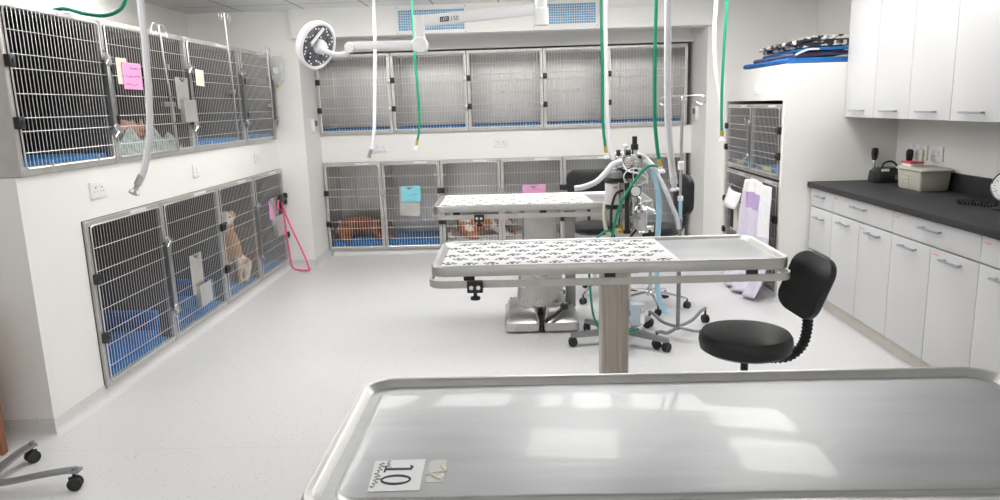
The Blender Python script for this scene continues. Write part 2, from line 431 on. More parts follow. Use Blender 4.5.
ORD = ['first from the left', 'second from the left', 'middle', 'fourth from the left', 'last at the right']
for i in range(5):
    cage(Xu[i+1]-Xu[i], 1.285, 2.10, (Xu[i]+.003, 7.6, 0), 0, 'wire-door steel cage in upper row of back recess, '+ORD[i], 'upper cages in the back recess', latch='small', fr=.026, bodym='steel_cage', wr=.0019)
    inside_mat(Xu[i+1]-Xu[i], 1.285, (Xu[i]+.003, 7.6, 0), 0, 'blue slatted mat in back-recess upper cage, '+ORD[i], h=.045, d0=.03)
Xb = [-2.045, -1.433, -.818, -.184, .468, 1.119, 1.745]
ORB = ['leftmost, with brown dog', 'second, with blue card on door', 'third, with ginger and white animal', 'fourth, with pink card on door', 'fifth, behind the anaesthetic trolley', 'last, at the right']
for i in range(6):
    cage(Xb[i+1]-Xb[i], .06, 1.0, (Xb[i]+.003, 7.6, 0), 0, 'wire-door steel cage in lower row of back recess, '+ORB[i], 'lower cages in the back recess', latch='small' if i % 2 else None, hinge='LRLRLR'[i], lside='L', fr=.026, bodym='steel_cage', wr=.0019)
    if i in (0, 1, 5):
        inside_mat(Xb[i+1]-Xb[i], .06, (Xb[i]+.003, 7.6, 0), 0, 'blue mat in back-recess lower cage, '+ORB[i].split(',')[0]+' one', h=.07 if i < 2 else .04, d0=.04)
    else:
        o = inside_mat(Xb[i+1]-Xb[i], .06, (Xb[i]+.003, 7.6, 0), 0, 'pale fleece bedding in back-recess lower cage, '+ORB[i].split(',')[0]+' one', h=.05, d0=.04, m='blanket_white'); o.name = 'fleece_bedding'; o['category'] = 'bedding'
TYs = [6.93, 6.22, 5.53]
for r_, (a, b) in enumerate(((.055, .905), (.915, 1.49))):
    for i in range(2):
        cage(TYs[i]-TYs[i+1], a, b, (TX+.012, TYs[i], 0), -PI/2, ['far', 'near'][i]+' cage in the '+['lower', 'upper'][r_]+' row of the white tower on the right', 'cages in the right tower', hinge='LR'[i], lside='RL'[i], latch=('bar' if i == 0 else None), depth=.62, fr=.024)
        if r_ == 1: inside_mat(TYs[i]-TYs[i+1], a, (TX+.012, TYs[i], 0), -PI/2, 'blue mat on floor of '+['far', 'near'][i]+' upper cage in the right tower', h=.05, d0=.03, d1=.58)
        if r_ == 1:
            m_ = Matrix.Translation((TX+.012, TYs[i], 0)) @ Matrix.Rotation(-PI/2, 4, 'Z')
            tag(MB().box(.22, .42, .022, .026, a+.046, a+.072, 0, m_).build('yellow_label', 'yellow'), 'small yellow label at the floor edge of '+['far', 'near'][i]+' upper tower cage', 'label')

# big blue beds in lower left cages 1 and 2 (soft walls leaning up)
for i, (ya, yb, nm) in enumerate(((3.80, 4.54, 'deep blue padded bed filling the nearest lower left-wall cage'), (4.63, 5.42, 'deep blue padded bed in the lower cage with the card pocket'))):
    mb = MB(); mb.box(-2.96, -2.37, ya, yb, .112, .17, .02); mb.box(-2.965, -2.88, ya, yb, .15, .40, .04); mb.box(-2.9, -2.37, yb-.07, yb, .15, .30, .03)
    tag(mb.build('dog_bed', 'blue_bed'), nm, 'dog bed')

# ------------------------------------------------------------------ animals: blended body volumes, one continuous surface each
def animal(name, label, cat, vols, m, loc, rz, vox=.012, group=None):
    mb = MB()
    for v in vols:
        if v[0] == 'e': mb.ell(v[1], v[2], Euler(v[3]) if len(v) > 3 else None, 14)
        else: mb.tube(spline(v[1], 4), [x for x in _rs(v[2], len(spline(v[1], 4)))], 10)
    o = mb.build(name, m, None, loc, (0, 0, rz)); tag(o, label, cat)
    rm = o.modifiers.new('blend', 'REMESH'); rm.mode = 'VOXEL'; rm.voxel_size = vox; rm.use_smooth_shade = True
    sm = o.modifiers.new('soft', 'SMOOTH'); sm.iterations = 4; sm.factor = .5
    return o
def _rs(rs, n):
    return [rs[min(int(t*(len(rs)-1)), len(rs)-2)]*(1-(t*(len(rs)-1)-min(int(t*(len(rs)-1)), len(rs)-2)))+rs[min(int(t*(len(rs)-1)), len(rs)-2)+1]*(t*(len(rs)-1)-min(int(t*(len(rs)-1)), len(rs)-2)) for t in [k/(n-1) for k in range(n)]]
# sitting dog, local +x = the way it faces
sit = [('t', [(.02, 0, .48), (-.03, 0, .38), (-.08, 0, .24), (-.16, 0, .12)], [.07, .10, .115, .12]),        # trunk
       ('t', [(.0, 0, .42), (.04, 0, .52), (.06, 0, .60)], [.075, .06, .06]),                                # neck
       ('e', (.08, 0, .63), (.085, .07, .068)), ('e', (.165, 0, .605), (.065, .034, .032)), ('e', (.22, 0, .612), (.016, .018, .014)),
       ('e', (.045, .068, .655), (.026, .014, .05), (.35, 0, 0)), ('e', (.045, -.068, .655), (.026, .014, .05), (-.35, 0, 0)),
       ('t', [(.01, .06, .36), (.03, .065, .2), (.035, .065, .05), (.075, .065, .022)], [.05, .032, .024, .026]),
       ('t', [(.01, -.06, .36), (.03, -.065, .2), (.035, -.065, .05), (.075, -.065, .022)], [.05, .032, .024, .026]),
       ('t', [(-.15, .09, .14), (-.03, .12, .17), (-.06, .12, .05), (.03, .12, .022)], [.09, .065, .035, .024]),
       ('t', [(-.15, -.09, .14), (-.03, -.12, .17), (-.06, -.12, .05), (.03, -.12, .022)], [.09, .065, .035, .024]),
       ('t', [(-.22, 0, .09), (-.28, .05, .03), (-.25, .14, .022)], [.03, .02, .01])]
d = animal('sitting_dog', 'tan and white dog sitting behind bars of lower left-wall cage', 'dog', sit, 'fur_tan_white', (-2.46, 5.98, .105), -PI/2+.35)
d.scale = (.92, .92, .92)
for sgn in (1, -1): MB().ell((.142, .036*sgn, .648), (.010, .010, .010), None, 8).build('eye', 'black_plastic', d)
MB().ell((.236, 0, .612), (.012, .016, .011), None, 8).build('nose', 'black_rubber', d)
def lying(s=1):
    return [('t', [(.20, 0, .13), (.08, .02, .14), (-.08, .03, .13), (-.22, 0, .11)], [.085, .105, .10, .095]),
       ('t', [(.2, 0, .14), (.27, -.03, .15)], [.07, .055]), ('e', (.30, -.05, .15), (.07, .055, .05)), ('e', (.36, -.09, .13), (.05, .028, .026), (0, 0, -.6)),
       ('e', (.28, 0, .185), (.022, .014, .04), (.3, 0, 0)), ('e', (.27, -.1, .185), (.022, .014, .04), (-.3, 0, 0)),
       ('t', [(.18, -.07, .08), (.26, -.16, .03), (.38, -.18, .022)], [.04, .026, .022]), ('t', [(.18, .06, .08), (.3, .05, .03), (.4, -.02, .022)], [.04, .026, .022]),
       ('t', [(-.2, -.07, .1), (-.08, -.16, .09), (-.16, -.19, .03), (-.04, -.21, .022)], [.08, .05, .028, .022]),
       ('t', [(-.3, 0, .07), (-.36, -.1, .04), (-.28, -.2, .022)], [.028, .02, .012])]
d = animal('lying_dog', 'brown dog curled on blue mat in lower back cage', 'dog', lying(), 'fur_brown', (-1.76, 7.88, .145), 0)
for sgn in (1, -1): MB().ell((.345+.01*sgn, -.07+.03*sgn, .172), (.009, .009, .009), None, 8).build('eye', 'black_plastic', d)
d = animal('lying_cat', 'ginger and white cat lying low behind the middle tables', 'cat', lying(), 'fur_ginger_white', (-.44, 7.93, .13), PI, vox=.012)
d.rotation_euler = (0, 0, .25)
for sgn in (1, -1): MB().ell((.345+.01*sgn, -.07+.03*sgn, .172), (.009, .009, .009), None, 8).build('eye', 'black_plastic', d)
# towel nest and small resting animal in second upper left cage
mb = MB()
n_ = 18
g = [[mb._v((-2.94+.58*a/n_, 4.20+.90*b/n_, 1.30+.09*(1+.5*math.sin(a*1.3)+.5*math.sin(b*1.1+a*.4))*(1 if 0 < a < n_ and 0 < b < n_ else .0))) for b in range(n_+1)] for a in range(n_+1)]
for a in range(n_):
    for b in range(n_): mb._f([g[a][b], g[a+1][b], g[a+1][b+1], g[a][b+1]], True)
mb.box(-2.94, -2.36, 4.20, 5.10, 1.288, 1.302)
tag(mb.build('crumpled_towel', 'towel_grey'), 'crumpled grey green patterned towel in upper cage behind pink note', 'towel')
rk = [('t', [(0, -.12, .05), (0, 0, .06), (0, .13, .05)], [.05, .065, .055]), ('e', (.02, .2, .055), (.045, .06, .04)), ('e', (.03, .26, .045), (.02, .035, .02)),
      ('e', (-.015, .18, .10), (.012, .02, .025)), ('e', (.045, .18, .10), (.012, .02, .025)), ('t', [(.03, .08, .03), (.09, .14, .015)], [.02, .014]), ('t', [(.03, -.1, .03), (.10, -.06, .015)], [.03, .016])]
animal('resting_kitten', 'small pinkish animal resting on towel in upper left cage', 'animal', rk, 'skin_pink', (-2.55, 4.68, 1.40), 0, vox=.008)

# ------------------------------------------------------------------ steel tables
def table_top(t, hx, hy, z):
    """tray with rolled rim, local origin at table centre"""
    rim = MB()
    spec = [(0, -.044, .07), (.0, -.006, .07), (.004, 0, .068), (.016, 0, .06), (.020, -.003, .055), (.030, -.014, .05), (.050, -.015, .045), (.056, -.010, .04), (.062, -.009, .038)]
    rim.loft([rrect(0, 0, hx-i, hy-i, r, z+dz, 7) for i, dz, r in spec], True, True)
    o = rim.build('table_top', ['steel_rim', 'steel_top'], t)
    for f in o.data.polygons:
        if f.normal.z > .985 and abs(f.center.x) < hx-.035 and abs(f.center.y) < hy-.035: f.material_index = 1
    return o
def accessory_rail(t, hx, hy, z, mat_='steel_frame'):
    mb = MB(); n = 7
    A = rrect(0, 0, hx, hy, .07, z-.090, n); B = rrect(0, 0, hx, hy, .07, z-.060, n); A2 = rrect(0, 0, hx-.008, hy-.008, .063, z-.090, n); B2 = rrect(0, 0, hx-.008, hy-.008, .063, z-.060, n)
    R = [[mb._v(p) for p in L_] for L_ in (A, B, B2, A2)]; m = len(A)
    for q in range(4):
        a, b = R[q], R[(q+1) % 4]
        for i in range(m): mb._f([a[i], a[(i+1) % m], b[(i+1) % m], b[i]], True)
    o = mb.build('accessory_rail', mat_, t)
    for (x, y) in ((-hx+.17, -hy+.02), (0, -hy+.02), (hx-.17, -hy+.02), (-hx+.17, hy-.02), (0, hy-.02), (hx-.17, hy-.02)):
        MB().box(x-.022, x+.022, y-.011, y+.011, z-.088, z-.043).build('rail_spacer', 'black_plastic', t)
def rail_clamp(t, x, y, z):
    mb = MB().box(x-.032, x+.032, y-.030, y-.001, z-.104, z-.055, .004)
    c = mb.build('rail_clamp', 'black_plastic', t)
    MB().cyl((x-.014, y-.036, z-.08), (x-.014, y-.028, z-.08), .009, n=12).cyl((x+.014, y-.036, z-.08), (x+.014, y-.028, z-.08), .009, n=12).build('clamp_bolt', 'chrome', c)
    m2 = MB(); m2.cyl((x, y-.016, z-.104), (x, y-.016, z-.118), .008, n=10); m2.lathe([(.006, 0), (.02, .003), (.02, .014), (.008, .018)], (x, y-.016, z-.136), n=12)
    m2.build('clamp_knob', 'black_plastic', c)
def square_post(t, x, y, z, hw=.063):
    mb = MB(); mb.loft([rrect(x, y, hw, hw*.8, .012, zz, 3) for zz in (.02, z-.1)]); mb.build('post', 'steel_post', t)
    MB().box(x-.30, x+.30, y-.12, y+.12, z-.062, z-.0445, .003).build('under_frame', 'black_plastic', t)
    MB().box(x-.1, x+.1, y-.09, y+.09, z-.10, z-.062, .003).build('mounting_plate', 'steel_dark', t)
    mb = MB(); mb.loft([rrect(x, y, .30, .24, .05, 0, 5), rrect(x, y, .30, .24, .05, .02, 5), rrect(x, y, .12, .11, .03, .035, 5)]); mb.build('floor_plate', 'steel', t)
# paw cloth
def paw_cloth(name, label, x0, x1, y0, y1, z, seed, skew=0, nx=10, ny=5):
    rd = random.Random(seed); mb = MB()
    poly = [(x0, y0), (x1, y0), (x1+skew, y1), (x0-.0, y1)]
    mb.prism(poly, z, z+.003)
    mb.mi = 1
    for i in range(nx):
        for j in range(ny):
            cx = x0+(x1-x0)*(i+.5+(.45 if j % 2 else 0)-.2)/nx; cy = y0+(y1-y0)*(j+.5)/ny
            if cx > x1-.03: continue
            a = rd.uniform(-.5, .5)+(PI if rd.random() < .5 else 0); s = .95 if seed == 3 else 1.25
            def put(dx, dy, rx, ry, b):
                X = cx+s*(dx*math.cos(a)-dy*math.sin(a)); Y = cy+s*(dx*math.sin(a)+dy*math.cos(a))
                vs = []
                for k in range(10):
                    q = 2*PI*k/10; ex = rx*math.cos(q); ey = ry*math.sin(q)
                    vs.append(mb._v((X+s*(ex*math.cos(a+b)-ey*math.sin(a+b)), Y+s*(ex*math.sin(a+b)+ey*math.cos(a+b)), z+.0036)))
                mb._f(vs)
            put(0, -.006, .017, .012, 0)
            for k, (dx, dy) in enumerate(((-.027, .006), (-.011, .021), (.011, .021), (.027, .006))): put(dx, dy, .0075, .0115, -.35*(k-1.5)*-1*-1)
    return tag(mb.build(name, ['paper_white', 'ink']), label, 'cloth')
# foreground table
T1 = empty('exam_table', 'large foreground stainless steel table with number 10 taped on it', 'table', (.362, 1.36, 0))
table_top(T1, .745, .298, .90); accessory_rail(T1, .755, .308, .90); square_post(T1, 0, 0, .90)
# middle table
T2 = empty('exam_table', 'stainless steel table in the middle of room with paw-print cloth', 'table', (.365, 3.165, 0))
table_top(T2, .735, .283, .90); accessory_rail(T2, .745, .293, .90); square_post(T2, .055, .03, .90); rail_clamp(T2, -.55, -.295, .90)
paw_cloth('paw_print_cloth', 'white cloth with black paw prints on the middle table', -.325, .66, 2.915, 3.415, .8915, 3, skew=-.02, nx=11, ny=6)
# back table on adjustable pedestal
T3 = empty('exam_table', 'farthest stainless steel table on wide pedestal, paw-print cloth on top', 'table', (.16, 5.02, 0))
table_top(T3, .73, .30, .90); accessory_rail(T3, .74, .31, .90); rail_clamp(T3, -.42, -.312, .90)
paw_cloth('paw_print_cloth', 'white cloth with black paw prints on the farthest table', -.53, .50, 4.745, 5.295, .8915, 9, skew=-.04, nx=9, ny=5)
MB().box(-.34, .32, -.16, .16, .835, .8555, .003).build('under_frame', 'black_plastic', T3)
mb = MB(); mb.loft([rrect(-.02, .03, hx, hy, .03, z, 4) for hx, hy, z in ((.17, .12, .14), (.145, .10, .42), (.12, .085, .46), (.12, .085, .84))]); mb.build('pedestal_column', 'steel', T3)
mb = MB()
for x0, x1 in ((-.275, -.028), (-.012, .235)):
    cx = (x0+x1)/2; hw = (x1-x0)/2
    mb.loft([rrect(cx, .0, hw-.01, .25, .03, .008, 4), rrect(cx, .0, hw, .26, .035, .02, 4), rrect(cx, 0, hw, .26, .035, .075, 4), rrect(cx, .0, hw-.012, .245, .03, .09, 4), rrect(cx, .02, hw-.03, .16, .03, .145, 4)])
mb.build('base_cover', 'steel', T3)
MB().box(-.0275, -.0125, -.25, .2, .004, .085).build('pedal_slot', 'black_rubber', T3)
mb = MB(); mb.tube([(.13, -.22, .17), (.06, -.27, .125), (-.0, -.30, .10)], [.012, .013, .016], 10); mb.lathe([(.002, -.02), (.021, -.018), (.021, .018), (.002, .02)], (.135, -.215, .175), (.5, -.8, 0), 14)
mb.build('foot_pedal', 'black_plastic', T3)
mb = MB().box(.165, .235, .03, .13, .10, .82, .01); mb.build('lift_strut', 'steel_dark', T3)

# number card and film on foreground table
Z1 = .884+.0005
s_ = empty('number_card', 'white card reading 10 taped flat on foreground table', 'sign', (-.230, 1.196, .8915), 0)
MB().prism([(-.050, .054), (.044, .058), (.047, -.054), (-.043, -.057)][::-1], 0, .0007).build('card', 'paper_white', s_)
# digits rotated a quarter turn clockwise: card-up points to +x
def ring(mb, cx, cy, ax, ay, bx, by, z0, z1, n=28):
    lo = [[Vector((cx+p*math.cos(2*PI*k/n), cy+q*math.sin(2*PI*k/n), z)) for k in range(n)] for p, q, z in ((ax, ay, z0), (ax, ay, z1), (bx, by, z1), (bx, by, z0))]
    R = [[mb._v(p) for p in l] for l in lo]
    for q in range(4):
        for i in range(n): mb._f([R[q][i], R[q][(i+1) % n], R[(q+1) % 4][(i+1) % n], R[(q+1) % 4][i]])
mb = MB()
mb.box(-.024, .024, .0165, .0245, .0008, .0012); mb.box(-.027, -.0235, .009, .032, .0008, .0012)
mb.prism([(.024, .0245), (.027, .024), (.0225, .034), (.018, .034), (.0205, .0245)], .0008, .0012)
mb.build('digit_one', 'ink', s_)
mb = MB(); ring(mb, 0, -.018, .0275, .0185, .0235, .0105, .0008, .0012); mb.build('digit_zero', 'ink', s_)
mb = MB()
rd = random.Random(4)
for k, (wd, up_) in enumerate(((.6, .2), (.9, 1.0), (.5, .3), (.8, -.8), (.6, .4), (1.0, 1.1), (.5, .2), (.7, -.6))):
    y = .040-k*.0115; x = -.036
    mb.tube(spline([(x, y+.005, .0011), (x+.0045*(1+up_), y+.002*wd, .0011), (x-.0035*(1-min(up_, 0)), y-.001, .0011), (x+.002*wd, y-.0055, .0011)], 4), .0006, 4)
for k in range(3): mb.tube(spline([(-.020, .052-k*.009, .0011), (-.026, .050-k*.009, .0011), (-.021+.003*k, .045-k*.009, .0011)], 3), .0006, 4)
mb.build('handwriting', 'ink_grey', s_)
for pts, nm in (([(.05, .062), (.082, .062), (.080, -.02), (.049, -.02)], 'clear tape patch with curled edge beside the number card'),):
    o = MB().prism([(-.226+a, 1.188+b) for a, b in pts][::-1], .8912, .8916).build('tape_patch', 'tape'); tag(o, nm, 'tape')
mb = MB(); mb.tube([(-.154, 1.225, .893), (-.143, 1.207, .893)], .0014, 5); mb.tube([(-.143, 1.207, .893), (-.180, 1.196, .893)], .0008, 5); mb.tube([(-.168, 1.192, .893), (-.151, 1.178, .893)], .0014, 5)
tag(mb.build('adhesive_residue', 'ivory'), 'torn tan adhesive scraps right of the number card', 'tape scraps')

# ------------------------------------------------------------------ black saddle stool in front of counter
def caster(parent, x, y, r=.028, ang=0, m='black_rubber', top=None):
    top = top or 2*r+.012
    mt = Matrix.Translation((x, y, 0)) @ Matrix.Rotation(ang, 4, 'Z')
    mb = MB()
    for s in (-1, 1):
        mb.lathe([(.002, -.009), (r*.85, -.009), (r, -.005), (r, .005), (r*.85, .009), (.002, .009)], mt @ Vector((0, s*.013, r)), mt.to_3x3() @ Vector((0, 1, 0)), 16)
    mb.box(-r*.8, r*.7, -.006, .006, r*.8, 2*r, .003, mt)
    mb.cyl((x, y, r*1.2), (x, y, top), .007, n=8)
    return mb.build('caster', m, parent)
def star_base(parent, cx, cy, R, n, a0, zc, ze, m='chrome', hub=.03, ra=.017, rb=.010):
    for k in range(n):
        a = a0+2*PI*k/n; ex, ey = cx+R*math.cos(a), cy+R*math.sin(a)
        mb = MB(); mb.tube(spline([(cx, cy, zc), (cx+.45*(ex-cx), cy+.45*(ey-cy), (zc+ze)/2+.01), (ex, ey, ze)], 4), _rs([ra, rb], 9), 8)
        leg = mb.build('leg', m, parent); caster(leg, ex, ey, .026, a+1.2, top=ze)
def stool_seat(parent, c, r, th, z):
    mb = MB(); mb.lathe([(r*.3, z-th-.004), (r*.86, z-th), (r*.97, z-th+.014), (r, z-th*.5), (r*.985, z-.022), (r*.93, z-.006), (r*.8, z), (r*.4, z+.001), (.004, z+.001)], (c[0], c[1], 0), n=48)
    return mb.build('seat', 'black_vinyl', parent)
def pad(mb, mtx, hw, hh, th, bow=.02, r=.09, n=9):
    """cushioned rounded pad in its local x (width) z (height) plane, thickness along y"""
    lo = []
    for f, d in ((.90, 0), (.975, .003), (1.0, .010), (1.0, th-.014), (.975, th-.004), (.90, th), (.7, th+.004), (.35, th+.007)):
        L_ = rrect(0, 0, hw*f, hh*f, min(r*f, hw*f*.95, hh*f*.95), 0, n)
        lo.append([mtx @ Vector((p.x, d-bow*(p.x/hw)**2*-1, p.y)) for p in L_])
    mb.loft(lo)
S1 = empty('saddle_stool', 'black vinyl stool with backrest, in front of the counter', 'stool', (.965, 3.02, 0))
stool_seat(S1, (0, 0), .196, .09, .556)
MB().cyl((0, 0, .10), (0, 0, .452), .016, n=16).lathe([(.03, 0), (.045, .004), (.045, .016), (.02, .02)], (0, 0, .435)).build('gas_column', 'black_plastic', S1)
mb = MB(); mb.box(-.05, .16, -.03, .03, .425, .437, .003); mb.build('seat_bracket', 'black_plastic', S1)
star_base(S1, 0, 0, .27, 5, .3, .115, .075)
mb = MB(); pts = spline([(.11, -.0, .428), (.19, .0, .435), (.245, .0, .485), (.262, .0, .56), (.262, 0, .63), (.262, 0, .66)], 9)
mb.tube(pts, .021, 14, corr=.14); mb.build('bellows_stem', 'black_rubber', S1)
mb = MB(); mt = Matrix.Translation((.275, 0, .748)) @ Matrix.Rotation(math.radians(-63), 4, 'Z') @ Matrix.Rotation(math.radians(-15), 4, 'X') @ Matrix.Rotation(math.radians(13), 4, 'Y')
pad(mb, mt @ Matrix.Rotation(PI, 4, 'Z'), .108, .138, .042, bow=.022, r=.07)
mb.build('backrest', 'black_vinyl', S1)

# stools behind
def back_stool(loc, zs, label, br, bw=.17, bh=.10, ang=0, phase=.2, brz=.32):
    t = empty('round_stool', label, 'stool', loc, 0, 'black stools behind the tables')
    stool_seat(t, (0, 0), .185, .075, zs)
    MB().cyl((0, 0, .10), (0, 0, zs-.08), .022, n=16).cyl((0, 0, .09), (0, 0, .14), .036, n=16).build('gas_column', 'chrome', t)
    star_base(t, 0, 0, .27, 5, phase, .115, .075)
    bx, by = br
    mb = MB(); mb.tube(spline([(bx*.4, by*.4, zs-.09), (bx*.95, by*.95, zs-.06), (bx*1.1, by*1.1, zs+.08), (bx*1.04, by*1.04, zs+brz)], 5), .014, 8); mb.build('backrest_stem', 'black_plastic', t)
    mt = Matrix.Translation((bx, by, zs+brz)) @ Matrix.Rotation(ang, 4, 'Z')
    mb = MB(); pad(mb, mt, bw, bh, .04, bow=-.03, r=.075); mb.build('backrest', 'black_vinyl', t)
    return t
back_stool((.60, 5.72, 0), .60, 'black round stool at far side of the farthest table', (-.02, .20), ang=PI, phase=.5, bw=.185, bh=.11, brz=.30)
back_stool((.99, 5.38, 0), .63, 'black round stool beside the drip stand, backrest side-on', (.24, .06), ang=PI/2+.2, phase=-.3, bw=.15, bh=.15, brz=.22)

# ------------------------------------------------------------------ anaesthetic trolley
A = empty('anaesthetic_machine', 'anaesthetic trolley with canister, gauges and hoses behind middle table', 'medical machine', (.66, 4.53, 0))
for k, (ex, ey) in enumerate(((-.345, -.05), (-.22, .27), (.22, .32), (.25, -.20), (-.08, -.30))):
    mb = MB(); dx = Vector((ex, ey, 0)); n = Vector((-ey, ex, 0)).normalized()
    lo = []
    for f, hw, z0, z1 in ((0.0, .035, .075, .115), (.5, .028, .07, .105), (1.0, .022, .065, .09), (1.04, .016, .067, .088)):
        p = dx*f; lo.append([p+n*hw+Vector((0, 0, z0)), p-n*hw+Vector((0, 0, z0)), p-n*hw*.7+Vector((0, 0, z1)), p+n*hw*.7+Vector((0, 0, z1))])
    mb.loft(lo, smooth=False); leg = mb.build('base_leg', 'grey_metal', A); caster(leg, ex, ey, .031, k*1.3, top=.07)
MB().cyl((0, 0, .07), (0, 0, .13), .05, n=20).cyl((.03, 0, .11), (.03, 0, 1.16), .018, n=14).build('column', 'steel', A)
MB().box(.045, .075, -.015, .015, .60, 1.25, .003).box(.075, .090, -.01, .01, .72, 1.2, .002).build('rear_rail', 'chrome', A)
mb = MB().box(-.085, .10, -.13, .05, .752, .772, .004); mb.box(-.065, .08, -.135, -.12, .735, .762, .003); mb.box(-.03, .05, -.11, .0, .64, .752, .006); mb.build('shelf', 'steel', A)
MB().box(-.012, .016, -.135, -.105, .78, 1.10, .004).box(-.02, .022, -.14, -.105, .775, .80, .003).build('black_rail', 'black_plastic', A)
# vaporiser with white label and black collars
mb = MB(); mb.lathe([(.058, .0), (.062, .01), (.062, .13), (.058, .14)], (-.065, -.03, .955), n=28); v = mb.build('vaporiser', 'lamp_white', A)
mb = MB(); mb.lathe([(.05, 0), (.064, .004), (.064, .026), (.05, .03)], (-.065, -.03, .925), n=28); mb.build('collar', 'black_plastic', v); mb = MB(); mb.lathe([(.06, 0), (.067, .006), (.066, .022), (.05, .03)], (-.065, -.03, 1.093), n=28); mb.build('collar', 'black_plastic', v)
mb = MB(); mb.lathe([(.054, 0), (.056, .004), (.056, .04), (.05, .045), (.05, .06), (.03, .065)], (-.065, -.03, 1.124), n=28)
for k in range(14):
    a = 2*PI*k/14; mb.box(-.004, .004, -.004, .004, 1.125, 1.168, 0, Matrix.Translation((-.065+.058*math.cos(a), -.03+.058*math.sin(a), 0)))
mb.build('dial', 'steel_dark', v)
MB().box(-.08, -.03, -.094, -.091, 1.065, 1.075).build('red_print', 'label_red', v)
# gauge block on top
mb = MB(); mb.lathe([(.03, 0), (.034, .004), (.034, .03), (.03, .034), (.03, .04), (.034, .044), (.034, .07), (.028, .075)], (-.03, -.04, 1.19), n=20); mb.box(-.02, .09, -.05, .01, 1.20, 1.26, .006)
mb.cyl((.06, -.03, 1.12), (.06, -.03, 1.30), .02, n=16); mb.box(.03, .095, -.06, .01, 1.235, 1.275, .005); mb.cyl((0, -.05, 1.25), (0, -.05, 1.32), .009, n=10)
mb.ell((.0, -.05, 1.325), (.014, .014, .014), None, 10); mb.cyl((-.06, -.03, 1.275), (.03, -.03, 1.275), .012, n=10)
mb.build('valve_block', 'chrome', A)
MB().cyl((.062, -.03, 1.30), (.062, -.03, 1.335), .024, n=16).build('control_knob', 'black_plastic', A)
MB().cyl((.062, -.03, 1.334), (.062, -.03, 1.385), .016, n=14).build('relief_valve', 'black_plastic', A)
MB().cyl((-.055, -.04, 1.285), (-.03, -.04, 1.285), .019, n=12).build('control_knob', 'black_plastic', A)
MB().cyl((.005, -.06, 1.285), (.032, -.06, 1.285), .019, n=12).build('control_knob', 'black_plastic', A)
MB().lathe([(.002, -.008), (.012, -.008), (.012, .008), (.002, .008)], (.09, -.065, 1.255), (0, 1, 0), 12).build('control_knob', 'black_plastic', A)
mb = MB()
for x, z, r in ((.04, 1.215, .02), (.075, 1.20, .018), (.045, 1.16, .022), (.085, 1.14, .02), (.03, 1.05, .016), (.06, 1.0, .018)):
    MB().lathe([(.002, -.02), (r, -.018), (r*1.05, 0), (r*.9, .012), (.002, .014)], (x, -.05, z), (0, -1, 0), 16).build('gauge', 'steel', A)
# absorber canister
mb = MB(); mb.lathe([(.02, 0), (.052, .004), (.055, .014), (.05, .02), (.046, .022)], (.10, -.05, .765), n=28); mb.lathe([(.046, 0), (.054, .003), (.055, .022), (.03, .04), (.02, .06), (.02, .085)], (.10, -.05, .90), n=28)
for k in range(4): mb.cyl((.10+.05*math.cos(k*PI/2+.6), -.05+.05*math.sin(k*PI/2+.6), .77), (.10+.05*math.cos(k*PI/2+.6), -.05+.05*math.sin(k*PI/2+.6), .91), .005, n=8)
cn = mb.build('absorber_canister', 'chrome', A)
MB().cyl((.10, -.05, .786), (.10, -.05, .90), .044, n=24).build('canister_bowl', 'clear_tub', cn)
mb = MB(); mb.tube([(.13, -.05, .93), (.20, -.06, .895), (.235, -.06, .875)], .011, 10); mb.tube([(.10, -.05, .97), (.08, -.02, 1.0), (.06, -.02, 1.02)], .014, 10)
mb.cyl((.14, -.08, .80), (.18, -.09, .80), .014, n=12); mb.cyl((.17, -.09, .775), (.17, -.09, .82), .009, n=10); mb.build('elbow_pipe', 'chrome', A)
mb = MB(); mb.cyl((-.09, -.12, .80), (-.015, -.12, .80), .008, n=10); mb.cyl((-.03, -.12, .775), (-.03, -.12, .84), .010, n=10); mb.build('pipe_fitting', 'brass', A)
# side tray lower (white plastic box with buttons behind the post)
mb = MB().box(.03, .115, -.16, -.06, .17, .31, .010); sb = mb.build('lower_monitor_box', 'pale_blue', A); MB().box(.085, .113, -.165, -.158, .18, .30, .003).build('socket_strip', 'chrome', sb)
MB().box(.02, .12, -.11, -.01, .22, .25, .003).build('bracket', 'steel_dark', A)
mb = MB(); mb.lathe([(.03, 0), (.05, .003), (.05, .02), (.044, .024), (.044, .034), (.05, .038), (.05, .06), (.03, .064)], (.03, -.05, 1.12), n=24); mb.build('bellows_drum', 'black_plastic', A)
MB().cyl((-.045, -.10, .78), (-.045, -.10, 1.10), .007, n=8).build('steel_tube', 'chrome', A)
MB().cyl((.045, -.10, .90), (.045, -.10, 1.20), .008, n=8).build('steel_tube', 'chrome', A)
MB().cyl((-.03, -.07, .60), (-.03, -.07, .95), .015, n=10).build('steel_tube', 'steel', A)
mb = MB(); mb.lathe([(.01, -.03), (.034, -.028), (.037, -.004), (.037, .004), (.033, .004)], (.055, -.125, 1.045), (.1, -1, .1), 24); pg = mb.build('dial_gauge', 'black_plastic', A)
MB().lathe([(.031, .0), (.031, .0065), (.001, .0065)], (.055, -.125, 1.045), (.1, -1, .1), 24).build('gauge_face', 'paper_white', pg)
mb = MB(); mb.box(-.07, .09, -.10, -.08, .86, .88, .003); mb.build('cross_bracket', 'steel_dark', A)
MB().box(.05, .10, -.10, -.05, 1.06, 1.10, .005).build('valve_body', 'steel_dark', A)
A.scale = (.96, .96, .96)
